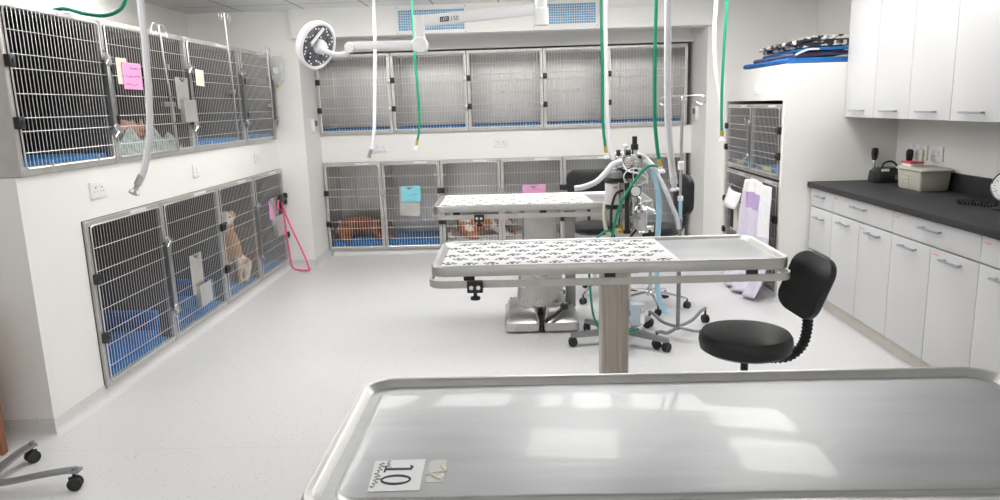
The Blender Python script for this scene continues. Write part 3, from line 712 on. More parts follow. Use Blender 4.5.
# machine tubing, its own parts
mb = MB(); mb.tube(spline([(-.02, -.10, 1.05), (-.07, -.13, 1.03), (-.10, -.14, .93), (-.095, -.14, .80), (-.055, -.14, .72), (.0, -.14, .73), (.06, -.13, .80)], 7), .008, 8); mb.build('black_tubing', 'black_rubber', A)
mb = MB(); mb.tube(spline([(-.125, -.03, .97), (-.135, -.05, .88), (-.12, -.06, .78), (-.09, -.06, .75)], 6), .012, 8); mb.build('side_tubing', 'ivory', A)
mb = MB(); mb.tube([(.055+.075*math.cos(2*PI*k/28), -.12, 1.135+.055*math.sin(2*PI*k/28)) for k in range(28)], .0045, 6, closed=True)
mb.tube(spline([(-.03, -.07, 1.24), (0, -.12, 1.18), (.06, -.13, 1.16), (.12, -.12, 1.13), (.125, -.12, 1.09)], 6), .0065, 8); mb.tube(spline([(.07, -.08, 1.28), (.12, -.1, 1.26), (.155, -.1, 1.20), (.20, -.1, 1.18)], 6), .0065, 8); mb.build('white_tubing', 'hose_white', A)
def hose(name, label, pts, r, m, corr=None, tip=None, n=8, cat='hose', tipm='white_plastic', grp=None, div=8):
    P = [Vector(p) for p in pts]
    t = empty(name, label, cat, tuple(P[0]), group=grp)
    L_ = [p-P[0] for p in P]
    MB().tube(spline(L_, div), r, n, corr=corr).build('tubing', m, t)
    e = L_[-1]; d_ = (L_[-1]-L_[-2]).normalized()
    if tip == 'cone':
        MB().lathe([(r*1.05, -.01), (r*1.1, .03), (r*.75, .035), (r*.75, .05), (r*1.5, .06), (r*1.5, .068)], e, d_, 14).build('end_fitting', tipm, t)
    if tip == 'gas':
        MB().lathe([(r*.9, -.01), (r*1.25, -.008), (r*1.25, .03), (r*.8, .034)], e, d_, 12).build('collar', 'brass', t)
        MB().lathe([(r*.8, .03), (r*1.1, .034), (r*1.1, .05), (r*1.9, .055), (r*2.1, .07), (r*1.2, .075)], e, d_, 14).build('end_fitting', 'white_plastic', t)
    return t
MB().tube(spline([(-.03, -.09, 1.235), (-.09, -.12, 1.215), (-.14, -.15, 1.165), (-.20, -.17, 1.115), (-.28, -.17, 1.085), (-.335, -.17, 1.078)], 8), .018, 12, corr=.05).build('breathing_hose', 'hose_clear', A)
MB().tube(spline([(.12, -.08, 1.24), (.16, -.1, 1.20), (.20, -.1, 1.15)], 6), .022, 10, corr=.05).build('hose_wye', 'hose_clear', A)
MB().tube(spline([(.18, -.1, 1.17), (.235, -.14, 1.06), (.28, -.15, .95), (.315, -.15, .86), (.325, -.15, .80)], 8), .014, 12, corr=.05).build('breathing_hose', 'hose_clear', A)
MB().tube(spline([(.17, -.1, 1.17), (.20, -.12, 1.02), (.203, -.12, .85), (.195, -.12, .65), (.20, -.13, .42), (.225, -.14, .30), (.26, -.15, .24)], 9), .018, 12, corr=.06).build('blue_scavenge_hose', 'hose_blue', A)
MB().tube(spline([(.19, -.14, 1.20), (.13, -.14, 1.20), (.05, -.15, 1.12), (-.04, -.16, .98), (-.09, -.16, .80), (-.105, -.16, .66), (-.105, -.17, .50)], 8), .009, 8).build('green_gas_hose', 'hose_green', A)
MB().tube(spline([(-.09, -.13, .80), (-.15, -.15, .79), (-.22, -.16, .72), (-.245, -.17, .60), (-.24, -.19, .42), (-.22, -.2, .25), (-.16, -.21, .13), (-.09, -.2, .10), (.0, -.16, .118), (.08, -.14, .14)], 8), .008, 8).build('green_gas_hose', 'hose_green', A)
MB().tube(spline([(.03, -.12, .76), (.08, -.13, .74), (.12, -.14, .69), (.125, -.14, .60)], 6), .008, 8).build('green_gas_hose', 'hose_green', A)

# ------------------------------------------------------------------ drip stand behind stool
D = empty('drip_stand', 'grey wheeled drip stand with hooks, right of the anaesthetic trolley', 'drip stand', (1.02, 4.57, 0))
MB().tube([(0, 0, .07), (0, 0, .92)], .0135, 12).build('pole', 'grey_metal', D)
MB().tube([(0, 0, .9), (0, 0, 1.575)], .009, 12).build('upper_pole', 'steel', D)
MB().lathe([(.012, 0), (.019, .002), (.019, .05), (.012, .054)], (0, 0, 1.11)).build('collar', 'white_plastic', D)
MB().lathe([(.012, 0), (.017, .002), (.017, .03), (.01, .032)], (0, 0, .915)).build('collar', 'white_plastic', D)
MB().box(-.010, .010, -.016, -.012, .80, .93).build('sticker', 'hose_blue', D)
for k, (ex, ey) in enumerate(((-.17, -.17), (-.13, .30), (.27, .36), (.24, -.12))):
    mb = MB(); mb.tube(spline([(0, 0, .085), (ex*.5, ey*.5, .075), (ex*.8, ey*.8, .10), (ex, ey, .105)], 5), .0115, 8); leg = mb.build('base_leg', 'grey_metal', D); caster(leg, ex, ey, .029, k*.9, top=.10)
mb = MB()
for s in (-1, 1):
    mb.tube(spline([(0, 0, 1.56), (s*.07, 0, 1.565), (s*.125, 0, 1.56), (s*.145, 0, 1.535), (s*.12, 0, 1.51), (s*.085, 0, 1.525)], 5), .0045, 7)
    mb.tube(spline([(0, 0, 1.55), (.02*s, s*.07, 1.56), (.03*s, s*.13, 1.545), (.03*s, s*.13, 1.515), (.03*s, s*.10, 1.515)], 5), .0045, 7)
mb.build('hook_arms', 'chrome', D)

# ------------------------------------------------------------------ ceiling hoses
def ceil_plate(x, y, label):
    t = empty('ceiling_gas_outlet', label, 'ceiling outlet', (x, y, ZC-.035), group='ceiling gas outlets')
    MB().box(-.075, .075, -.045, .045, .02, .035, .004).build('plate', 'grey_metal', t); MB().cyl((0, 0, 0), (0, 0, .02), .02, n=14).build('coupling', 'black_plastic', t)
hose('scavenging_hose', 'white ceiling hose hanging before the left wall cages', [(-1.29, 2.6, 2.47), (-1.29, 2.6, 1.95), (-1.293, 2.6, 1.75), (-1.302, 2.6, 1.59), (-1.318, 2.6, 1.46), (-1.35, 2.6, 1.35), (-1.366, 2.6, 1.322)], .0125, 'hose_white', tip='cone', tipm='steel')
hose('scavenging_hose', 'white ceiling hose hanging in front of first back cage', [(-1.145, 6.2, 2.44), (-1.155, 6.2, 2.1), (-1.164, 6.2, 1.94), (-1.19, 6.2, 1.6), (-1.205, 6.2, 1.4), (-1.235, 6.2, 1.23), (-1.245, 6.2, 1.20)], .0145, 'hose_white', tip='cone', tipm='steel')
ceil_plate(-1.145, 6.2, 'grey ceiling outlet holding the white hose near first back cage')
hose('gas_hose', 'green ceiling hose hanging in front of second back cage', [(-.805, 6.0, 2.44), (-.806, 6.0, 2.2), (-.804, 6.0, 1.92), (-.79, 6.0, 1.52), (-.80, 6.0, 1.36), (-.82, 6.0, 1.27)], .0095, 'hose_green', tip='gas')
ceil_plate(-.80, 6.0, 'grey ceiling outlet holding the green hose near blue vent')
hose('scavenging_hose', 'white ceiling hose over the farthest table', [(.588, 4.9, 2.47), (.589, 4.9, 2.1), (.593, 4.9, 1.8), (.60, 4.9, 1.43), (.615, 4.9, 1.27), (.64, 4.9, 1.16)], .014, 'hose_white', tip=None)
hose('gas_hose', 'green ceiling hose over the farthest table, beside white hose', [(.560, 4.9, 2.47), (.562, 4.9, 2.18), (.568, 4.9, 1.81), (.572, 4.9, 1.43), (.585, 4.9, 1.28), (.59, 4.9, 1.24)], .0095, 'hose_green', tip='gas')
hose('gas_hose', 'green ceiling hose ending above the anaesthetic trolley', [(.784, 4.2, 2.47), (.784, 4.2, 2.08), (.782, 4.2, 1.76), (.786, 4.2, 1.44), (.80, 4.2, 1.28), (.815, 4.2, 1.20)], .0105, 'hose_green', tip='gas')
hose('scavenging_hose', 'thick corrugated white ceiling hose beside drip stand', [(.79, 3.9, 2.47), (.79, 3.9, 2.04), (.791, 3.9, 1.74), (.798, 3.9, 1.44), (.815, 3.9, 1.25), (.832, 3.9, 1.13)], .0185, 'hose_white', corr=.05, tip='cone', tipm='hose_clear', div=22)
hose('scavenging_hose', 'slim white ceiling hose right of back cage recess', [(1.44, 5.5, 2.47), (1.456, 5.5, 2.24), (1.45, 5.5, 2.0), (1.468, 5.5, 1.75), (1.50, 5.5, 1.58), (1.525, 5.5, 1.42), (1.53, 5.5, 1.32)], .014, 'hose_white', tip=None)
hose('gas_hose', 'green ceiling hose right of back cage recess', [(1.535, 5.48, 2.47), (1.53, 5.48, 2.24), (1.518, 5.48, 1.9), (1.512, 5.48, 1.6), (1.515, 5.48, 1.4), (1.52, 5.48, 1.30)], .0105, 'hose_green', tip='gas')
hose('gas_hose', 'green hose looping down from ceiling at upper left', [(-1.96, 3.9, 2.47), (-1.985, 3.9, 2.25), (-2.01, 3.9, 2.14), (-2.05, 3.9, 2.085), (-2.13, 3.9, 2.06), (-2.235, 3.9, 2.072), (-2.34, 3.9, 2.10), (-2.42, 3.9, 2.09)], .011, 'hose_green', tip=None)

# ------------------------------------------------------------------ surgical lamp
LY = 5.2
Lm = empty('surgical_lamp', 'white surgical lamp on jointed ceiling arm, round head at left', 'surgical lamp', (.187, LY, ZC))
def lp(x, z, y=0): return Vector((x-.187, y, z-ZC))
MB().lathe([(.10, -.03), (.11, -.028), (.11, 0), (.02, 0)], (0, 0, 0)).cyl((0, 0, -.38), (0, 0, -.02), .042, n=24).build('ceiling_mount', 'lamp_white', Lm)
MB().lathe([(.046, 0), (.05, .004), (.05, .11), (.046, .115)], (0, 0, -.40), n=24).build('swivel_collar', 'lamp_white', Lm)
mb = MB()
def barx(mb, p0, p1, h0, h1, w0, w1):
    X = (p1-p0).normalized(); Y = Vector((0, 1, 0)); Z = X.cross(Y)*-1
    def lo(p, h, w): return [p+Y*(w*sy)+Z*(h*sz) for sy, sz in ((-1, -.7), (-.7, -1), (.7, -1), (1, -.7), (1, .7), (.7, 1), (-.7, 1), (-1, .7))]
    mb.loft([lo(p0, h0, w0), lo(p1, h1, w1)])
barx(mb, lp(.14, 2.176), lp(-.64, 2.125), .034, .038, .022, .022); arm = mb.build('upper_arm', 'lamp_white', Lm)
mb = MB(); mb.loft([rrect(-.655-.187, 0, .038, .03, .02, z-ZC, 4) for z in (2.165, 2.155, 2.05, 1.99)]); mb.build('drop_link', 'lamp_white', Lm)
mb = MB(); mb.lathe([(.01, -.045), (.05, -.044), (.056, -.036), (.056, .036), (.05, .044), (.01, .045)], lp(-.655, 1.965), (0, 1, 0), 28); mb.build('elbow_joint', 'lamp_white', Lm)
mb = MB(); barx(mb, lp(-1.12, 1.978), lp(-.68, 1.968), .026, .030, .02, .022); mb.build('lower_arm', 'lamp_white', Lm)
mb = MB(); mb.lathe([(.008, -.03), (.032, -.028), (.036, -.02), (.036, .02), (.032, .028), (.008, .03)], lp(-1.145, 1.965), (0, 1, 0), 20)
mb.tube(spline([lp(-1.145, 1.955), lp(-1.18, 1.925), lp(-1.25, 1.92), lp(-1.30, 1.94, -.05), lp(-1.345, 1.965, -.07)], 6), .018, 12); mb.build('yoke', 'lamp_white', Lm)
hn = Vector((.84, -.48, -.36)).normalized(); hc = lp(-1.375, 1.985, 0)
mb = MB(); mb.lathe([(.05, -.08), (.12, -.07), (.158, -.042), (.168, -.01), (.168, .012), (.160, .020), (.148, .020), (.143, .010)], hc, hn, 44); hd = mb.build('lamp_head', 'lamp_white', Lm)
MB().lathe([(.142, .004), (.142, .012), (.002, .012)], hc, hn, 40).build('lens', 'lamp_lens', hd)
MB().lathe([(.05, .013), (.052, .03), (.045, .055), (.02, .062)], hc, hn, 28).build('centre_hub', 'lamp_white', hd)
X, Y, Dn = frame_of(hn); mb = MB()
for k in range(30):
    a = k*2.39996; r = .062+.085*math.sqrt((k % 15)/15)*.95
    if r > .134: r = .13
    mb.lathe([(.006, .012), (.006, .016), (.001, .0165)], hc+X*r*math.cos(a)+Y*r*math.sin(a), hn, 8)
mb.build('led_spots', 'led', hd)['kind'] = 'stuff'
up = (Vector((0, 0, 1))-hn*hn.z).normalized(); sd = up.cross(hn)
mb = MB(); mb.tube([hc+hn*.02+up*.125+sd*.01, hc+hn*.045+up*.02-sd*.10], .011, 10); mb.build('head_handle', 'lamp_white', hd)
# marking on the upper arm: dark block and white digits, then dark digits
ax = (lp(.14, 2.176)-lp(-.64, 2.125)).normalized(); pm = lp(-.47, 2.132, -.0225)
rotm = Matrix((ax, Vector((0, 0, 1)), Vector((0, -1, 0)))).transposed().to_4x4()
mb = MB(); mb.box(-.038, .024, -.016, .016, .0, .0015, .0, Matrix.Translation(pm) @ rotm); bd = mb.build('brand_block', 'navy', arm)
text_mesh('block_lettering', 'LED', .026, 'paper_white', arm, Matrix.Translation(pm+Vector((-.007, -.002, -.0005))) @ rotm)
text_mesh('arm_lettering', '150', .040, 'navy', arm, Matrix.Translation(pm+Vector((.062, -.0005, .002))) @ rotm)

# ------------------------------------------------------------------ blue filter vents on the soffit
def vent(x0, x1, z0, z1, label):
    t = empty('filter_vent', label, 'vent', ((x0+x1)/2, 6.98, z0), group='blue filter vents'); w = (x1-x0)/2; h = z1-z0
    mb = MB()
    for a in ((-w, w, 0, .03), (-w, w, h-.03, h), (-w, -w+.02, .03, h-.03), (w-.02, w, .03, h-.03)): mb.box(a[0], a[1], -.012, 0, a[2], a[3])
    mb.build('frame', 'wall_paint', t)
    MB().box(-w+.02, w-.02, -.003, -.001, .03, h-.03).build('filter', 'blue_filter', t)
    mb = MB(); n = int((2*w-.04)/.0215)
    for k in range(1, n): x = -w+.02+(2*w-.04)*k/n; mb.box(x-.0022, x+.0022, -.011, -.004, .03, h-.03)
    n = max(3, int((h-.06)/.0215))
    for k in range(1, n): z = .03+(h-.06)*k/n; mb.box(-w+.02, w-.02, -.0105, -.0045, z-.0022, z+.0022)
    mb.build('grille', 'white_plastic', t)
    mb = MB()
    for sx in (-1, 1):
        for z in (.006, h-.006): mb.cyl((sx*(w-.008), -.016, z), (sx*(w-.008), -.012, z), .006, n=8)
    mb.build('screws', 'steel_dark', t)
vent(-1.09, -.44, 2.215, 2.455, 'blue filter vent high on soffit, left one behind green hose')
vent(.17, .77, 2.232, 2.468, 'blue filter vent high on soffit, right one beside lamp mount')

# ------------------------------------------------------------------ sockets and small wall fittings
def socket(loc, rz, w, h, label, kind='socket', n=2, name='wall_socket'):
    t = empty(name, label, 'socket' if kind == 'socket' else 'switch', loc, rz)
    MB().box(-w/2, w/2, -.011, 0, -h/2, h/2, .003).build('face_plate', 'white_plastic', t)
    if kind == 'socket':
        mb = MB()
        for k in range(n):
            cx = (k-(n-1)/2)*w/n*.82
            mb.box(cx-.003, cx+.003, -.0116, -.0105, .006, .018); mb.box(cx-.015, cx-.009, -.0116, -.0105, -.012, -.007); mb.box(cx+.009, cx+.015, -.0116, -.0105, -.012, -.007)
        mb.build('pin_holes', 'ink_grey', t)
        mb = MB()
        for k in range(n): cx = (k-(n-1)/2)*.03; mb.box(cx-.006, cx+.006, -.0145, -.010, h/2-.030, h/2-.014, .001)
        mb.build('rocker_switch', 'white_plastic', t)
    else: MB().box(-w*.22, w*.22, -.017, -.010, -h*.3, h*.3, .002).build('rocker_switch', 'white_plastic', t)
    return t
socket((XL, 3.935, 1.15), PI/2, .150, .088, 'white double socket on left wall, nearest of three')
socket((XL, 5.18, 1.143), PI/2, .10, .088, 'white single socket on left wall, middle of three', n=1)
socket((XL, 6.43, 1.145), PI/2, .10, .088, 'white single socket on left wall, farthest of three', n=1)
socket((-1.43, 7.625, 1.14), 0, .15, .088, 'white double socket between cage rows, below white hose')
socket((-.17, 7.625, 1.155), 0, .15, .088, 'white double socket between cage rows, above the farthest table')
socket((1.96, YW, 1.22), 0, .088, .12, 'white single socket beside right tower behind green hose end', n=1)
socket((TX, 6.12, 1.615), -PI/2, .10, .10, 'white switch above cages on the right tower', 'switch', name='wall_switch')
for y, w_, nm, n in ((5.285, .088, 'leftmost of three, above otoscope set', 1), (5.13, .15, 'middle of three, above the grey storage box', 2), (4.945, .15, 'nearest of three, right of storage box', 2)):
    socket((XR, y-.02, 1.135), -PI/2, w_*.95, .10, 'white socket over the counter, '+nm, n=n)
def thermo(x, y, z, rz, label):
    t = empty('wall_controller', label, 'controller', (x, y, z), rz)
    MB().box(-.07, .07, -.03, 0, -.065, .065, .004).build('case', 'white_plastic', t); MB().box(-.05, .05, -.0315, -.0295, -.01, .045).build('display', 'grey_paint', t)
thermo(NL, 7.38, 1.40, PI/2, 'white wall controller on left side of the back recess')
thermo(NR, 7.40, 1.41, -PI/2, 'white wall controller on right side of the back recess')

# ------------------------------------------------------------------ things hung on the left cages (local x runs away from camera, y into wall)
def left_local(y, z=0, x=XL-.012): return (XL+.0, y, z)
def pocket(root_loc, rz, w, h, ph, label, backc='steel', note=None, notecol=None, dx=0, name='card_holder'):
    t = empty(name, label, 'card holder', root_loc, rz)
    MB().box(-w/2, w/2, -.006, -.001, ph*.6, h, .001).build('back_plate', backc, t)
    mb = MB(); mb.box(-w/2+dx, w/2+dx, -.034, -.031, 0, ph); mb.box(-w/2+dx, w/2+dx, -.031, -.001, 0, .003); mb.box(-w/2+dx, -w/2+dx+.003, -.031, -.001, .003, ph); mb.box(w/2+dx-.003, w/2+dx, -.031, -.001, .003, ph)
    mb.build('pocket', backc, t)
    MB().box(-.03, .03, -.016, -.006, h-.018, h-.004, .002).cyl((0, -.018, h-.02), (0, -.006, h-.02), .010, n=10).build('clip', 'steel_dark', t)
    return t
XO = XL-.010     # just in front of the wires (x of the hanging things)
XO = XL+.036
pocket((XO, 5.03, 1.49), PI/2, .19, .30, .15, 'steel clipboard pocket on upper left-wall cage beside pink note', 'steel_frame', dx=.035)
pocket((XO, 4.94, .21), PI/2, .19, .37, .15, 'steel clipboard pocket on lower left-wall cage near blue bed', 'steel_frame', dx=.05)
pocket((XO, 6.68, .40), PI/2, .21, .36, .19, 'steel clipboard pocket on last lower left-wall cage', 'steel_frame', dx=.05)
pocket((-1.14, 7.562, .43), 0, .215, .30, .14, 'steel card holder with blue card on second lower back cage', 'steel_frame')
pocket((.16, 7.562, .43), 0, .22, .28, .14, 'steel card holder with pink card on fourth lower back cage', 'steel_frame')
def scrib(mb, x0, x1, z, y, rd, amp=.012, r=.0012):
    pts = []; n = int((x1-x0)/.010)
    for k in range(n+1): pts.append((x0+(x1-x0)*k/n, y, z+rd.uniform(-amp, amp)))
    mb.tube(pts, r, 4)
def note(loc, rz, w, h, m, label, lines=0, name='note_card', tilt=0, ink='ink_blue'):
    t = empty(name, label, 'note', loc, rz)
    R = Matrix.Rotation(tilt, 4, 'Y')
    MB().box(-w/2, w/2, -.0012, 0, -h/2, h/2, 0, R).build('paper', m, t)
    if lines:
        rd = random.Random(int(w*1000)+lines); mb = MB()
        for k in range(lines):
            z = h*.5-h*(k+.7)/(lines+.3); a = .22 if k == 0 and lines == 3 else .42
            scrib(mb, -w*(a if k else .1), w*(.42 if k < 2 else .25), z, -.0018, rd, h*.045)
        mb.build('handwriting', ink, t)
    return t
note((XL+.034, 4.40, 1.775), PI/2, .215, .155, 'paper_pink', 'pink handwritten note on upper left-wall cage', 3)
note((XL+.030, 4.30, 1.80), PI/2, .12, .15, 'paper_cream', 'cream card tucked behind the pink note')
note((XL+.032, 5.35, 1.80), PI/2, .14, .115, 'paper_cream', 'cream blank card on third upper left-wall cage', tilt=.04)
note((-1.125, 7.552, .655), 0, .20, .17, 'paper_blue', 'light blue handwritten card in holder on lower back cage', 1, ink='ink_blue')
note((.165, 7.552, .67), 0, .24, .10, 'paper_pink', 'pink card in holder on the fourth lower back cage', 1, ink='ink_grey')
# drip hangers clipped to the upper left cages
def hanger(y, z0, z1, lean, label, style, arm=.25):
    t = empty('drip_hanger', label, 'drip pole', (XL+.055, y, z0), PI/2, 'drip poles on the upper left cages')
    h = z1-z0
    MB().tube([(0, 0, 0), (-lean*.6, -.01, h*.55)], .010, 10).build('lower_tube', 'steel', t)
    MB().tube([(-lean*.6, -.01, h*.52), (-lean, -.01, h)], .006, 8).build('upper_rod', 'steel_wire', t)
    mb = MB(); x = -lean
    for s in (-1, 1):
        if style == 'curl': mb.tube([(x, -.01, h)]+[(x+s*(.085+.03*math.cos(PI/2+k*PI/5*s*s)*1), -.01, h-.03+.03*math.sin(PI/2+k*PI/5)) for k in range(9)] if s > 0 else [(x, -.01, h)]+[(x-(.085+.03*math.cos(PI/2+k*PI/5)), -.01, h-.03+.03*math.sin(PI/2+k*PI/5)) for k in range(9)], .0035, 6)
        else: mb.tube(spline([(x, -.01, h), (x+s*.06, -.01, h+.01), (x+s*.095, -.01, h-.02), (x+s*.10, -.01, h-.06), (x+s*.08, -.01, h-.065)], 4), .0035, 6)
    mb.build('hooks', 'steel_wire', t)
    MB().box(-.14, .012, -.012, .012, h*.36, h*.40, .003).box(-.012, .012, .0, .022, h*.68-.02, h*.68+.02, .004).build('clamp_bracket', 'steel_dark', t)
    return t
hanger(4.84, 1.31, 2.10, .10, 'steel drip pole on upper left-wall cage, nearest of three', 'hook')
hanger(5.91, 1.34, 2.31, .06, 'steel drip pole rising highest above upper left cages', 'curl')
hanger(6.80, 1.29, 2.11, .02, 'steel drip pole at far end of upper left cages', 'hook')
# fluid bag hanging from the far drip pole
t = empty('fluid_bag', 'clear fluid bag hanging from farthest drip pole', 'drip bag', (-2.235, 6.95, 1.80))
mb = MB(); mb.loft([rrect(0, 0, a, b, min(a, b)*.8, z, 4) for a, b, z in ((.02, .008, 0), (.06, .028, .03), (.068, .034, .12), (.062, .022, .22), (.05, .006, .26))]); mb.build('bag', 'bag_film', t)
MB().tube([(0, 0, 0), (0, 0, -.035)], .008, 8).build('port', 'brass', t)
MB().box(-.025, .025, -.037, -.035, .09, .15).build('bag_label', 'paper_white', t)

# pink slip lead, black dog-shaped reel and pouch
hose('slip_lead', 'pink rope slip lead hanging from the last lower left cage', [(-2.262, 6.79, .70), (-2.25, 6.83, .50), (-2.235, 6.84, .25), (-2.22, 6.86, .06), (-2.16, 6.88, .018), (-2.06, 6.86, .02), (-2.04, 6.80, .05), (-2.06, 6.79, .14), (-2.12, 6.80, .30), (-2.20, 6.81, .50), (-2.245, 6.79, .68), (-2.262, 6.74, .72), (-2.262, 6.72, .64)], .009, 'leash_pink', tip=None, cat='leash', div=7)
t = empty('lead_reel', 'black lead reel clipped to last lower left cage', 'lead reel', (XO+.004, 6.86, .70), PI/2)
mb = MB(); mb.lathe([(.01, 0), (.06, .003), (.066, .012), (.066, .03), (.055, .036), (.01, .038)], (-.05, 0, 0), (0, -1, 0), 24); mb.box(0, .09, -.03, 0, -.0, .06, .01); mb.box(.07, .11, -.04, 0, .02, .07, .008); mb.build('case', 'black_plastic', t)
t = empty('pink_card', 'pink folded card in pocket of last lower left cage', 'card', (XO+.002, 6.60, .66), PI/2)
MB().prism([(-.07, .10), (-.085, -.09), (.09, -.10), (.10, -.05)], 0, .003, Matrix.Rotation(PI/2, 4, 'X')).build('paper', 'lilac_dark', t)
MB().prism([(-.06, .085), (-.03, .04), (.085, -.085), (-.075, -.08)], .004, .005, Matrix.Rotation(PI/2, 4, 'X')).build('printed_face', 'paper_pink', t)

# ------------------------------------------------------------------ base cabinets and counter
CX = 2.17; ZT = .915
KX = CX+.015
def handle(parent, yc, z, x=None, L_=.17):
    x = KX if x is None else x
    mb = MB().box(x-.032, x-.022, yc-L_/2, yc+L_/2, z-.006, z+.006, .002)
    for s in (-1, 1): mb.box(x-.026, x, yc+s*(L_/2-.02)-.005, yc+s*(L_/2-.02)+.005, z-.005, z+.005)
    return mb.build('handle', 'handle_grey', parent)
def front(kind, parent, y0, y1, z0, z1, hz, mark=False):
    g = .0022
    d = MB().box(KX, KX+.019, y0+g, y1-g, z0+g, z1-g, .0012).build(kind, 'cabinet_white', parent)
    handle(d, (y0+y1)/2, hz, L_=min(.20, (y1-y0)*.42))
    if mark: MB().box(KX-.0006, KX, y1-.075, y1-.02, z1-.035, z1-.029).build('red_mark', 'label_red', d)
def base_unit(y0, y1, label, fronts):
    t = empty('base_cabinet', label, 'cabinet', (0, 0, 0), group='white base cabinets under the counter')
    MB().box(KX+.02, XR-.005, y0+.001, y1-.001, .10, ZT-.04).build('carcass', 'cabinet_white', t)
    MB().box(KX+.05, KX+.066, y0+.001, y1-.001, 0, .0995).build('kickboard', 'kickboard', t)
    for f in fronts: front(f[0], t, *f[1:])
    return t
zt = ZT-.043
yy = [5.44, 5.06, 4.24, 3.42, 2.6]
base_unit(yy[1], yy[0], 'narrow white three-drawer unit at far end of counter', [('drawer', yy[1], yy[0], .74, zt, .825, False), ('drawer', yy[1], yy[0], .415, .735, .665, False), ('drawer', yy[1], yy[0], .105, .41, .35, False)])
LBs = ['white drawer-and-doors unit under storage box', 'white drawer-and-doors unit behind stool backrest', 'white drawer-and-doors unit nearest, cut by photo edge']
for i in range(3):
    a, b = yy[i+2], yy[i+1]; m_ = (a+b)/2
    base_unit(a, b, LBs[i], [('drawer', a, b, .74, zt, .825, True), ('door', m_, b, .105, .735, .69, False), ('door', a, m_, .105, .735, .69, True)])
t = empty('worktop', 'long black laminate worktop along the right wall', 'worktop', (0, 0, 0))
MB().box(CX-.01, XR-.001, 2.55, TY0-.001, ZT-.039, ZT, .003).build('slab', 'counter_black', t)
MB().box(XR-.019, XR-.001, 2.55, 5.30, ZT, ZT+.115, .002).build('upstand', 'counter_black', t)
# wall cabinets
WX = 2.40
wy = [5.455, 4.575, 3.70, 2.83]
for i in range(3):
    a, b = wy[i+1], wy[i]; m_ = (a+b)/2
    t = empty('wall_cabinet', ['white double wall cabinet beside the tower', 'white double wall cabinet, middle of the row', 'white double wall cabinet nearest, cut by photo edge'][i], 'cabinet', (0, 0, 0), group='white wall cabinets')
    MB().box(WX+.02, XR-.003, a+.001, b-.001, 1.385, 2.19).build('carcass', 'cabinet_white', t)
    for (c_, d_) in ((m_, b), (a, m_)):
        d = MB().box(WX, WX+.019, c_+.002, d_-.002, 1.383, 2.192, .0012).build('door', 'cabinet_white', t); handle(d, (c_+d_)/2+.0, 1.43, WX, .20)

# ------------------------------------------------------------------ things on the counter
t = empty('otoscope_set', 'black otoscope charger with carry loop at far end of counter', 'otoscope set', (2.655, 5.30, ZT))
mb = MB(); mb.loft([rrect(0, 0, a, b, .035, z, 5) for a, b, z in ((.10, .07, 0), (.105, .075, .02), (.10, .07, .08), (.075, .05, .105))]); mb.build('charger_base', 'black_plastic', t)
MB().tube(spline([(-.05, -.03, .09), (-.035, -.03, .135), (.01, -.03, .15), (.05, -.03, .13), (.06, -.03, .09)], 6), .007, 8).build('carry_loop', 'black_rubber', t)
MB().box(-.065, -.01, -.068, -.062, .074, .10, .001).build('white_label', 'paper_white', t); MB().box(.03, .08, -.078, -.072, .02, .055, .001).build('front_label', 'ink_grey', t)
def scope(x, y, label):
    s = empty('otoscope', label, 'otoscope', (x, y, ZT), group='otoscopes')
    MB().cyl((0, 0, .0), (0, 0, .15), .014, n=14).lathe([(.02, 0), (.02, .008), (.012, .012)], (0, 0, .135)).build('handle', 'chrome', s)
    mb = MB(); mb.loft([rrect(0, 0, a, b, min(a, b)*.8, z, 4) for a, b, z in ((.012, .01, .15), (.019, .014, .165), (.024, .016, .20), (.022, .015, .23), (.012, .01, .24))]); mb.cyl((0, -.02, .215), (0, 0, .215), .010, n=10); mb.build('head', 'black_plastic', s)
scope(2.62, 5.41, 'otoscope handle standing behind black charger, left one')
scope(2.745, 5.17, 'otoscope handle standing next to the grey storage box')
t = empty('storage_box', 'grey beige plastic storage box with lid on the counter', 'storage box', (2.665, 4.83, ZT), 0)
R_ = Matrix.Rotation(0, 4, 'Z')
mb = MB(); mb.loft([rrect(0, 0, a, b, .012, z, 3) for a, b, z in ((.085, .13, .0), (.092, .138, .012), (.098, .146, .125), (.09, .14, .13))]); mb.build('bin', 'grey_box', t)
mb = MB(); mb.loft([rrect(0, -.01, a, b, .012, z, 3) for a, b, z in ((.102, .16, .127), (.106, .165, .131), (.106, .165, .14), (.095, .15, .147))]); mb.build('lid', 'grey_box', t)
MB().box(-.099, -.094, .0, .065, .10, .104).box(-.099, -.094, .0, .065, .075, .079).box(-.097, -.092, .0, .065, .05, .053).box(-.099, -.092, .065, .068, .02, .12).box(-.099, -.092, -.003, .0, .02, .12).build('drawer_grooves', 'kickboard', t)
t = empty('red_lid_tub', 'small clear tub with red lid on storage box', 'tub', (2.625, 4.90, ZT+.147))
MB().box(-.04, .04, -.055, .055, 0, .022, .006).build('tub', 'clear_tub', t); MB().box(-.046, .046, -.062, .062, .022, .032, .004).build('lid', 'red_plastic', t)
t = empty('ivory_gadget', 'small ivory handheld gadget standing behind red-lid tub', 'gadget', (2.72, 4.965, ZT+.147))
MB().cyl((0, 0, 0), (0, 0, .05), .013, n=12).build('stem', 'ivory', t); MB().box(-.012, .012, -.016, .016, .05, .10, .008).build('head', 'ivory', t)
t = empty('pressure_gauge', 'round dial pressure gauge on counter, cut by photo edge', 'gauge', (2.575, 3.87, ZT), 0)
gn = Vector((-.93, -.35, .12)).normalized(); gc = Vector((0, 0, .125)); X, Y, _ = frame_of(gn)
MB().lathe([(.04, -.04), (.075, -.036), (.082, -.01), (.084, .01), (.078, .016), (.072, .010)], gc, gn, 40).build('case', 'chrome', t)
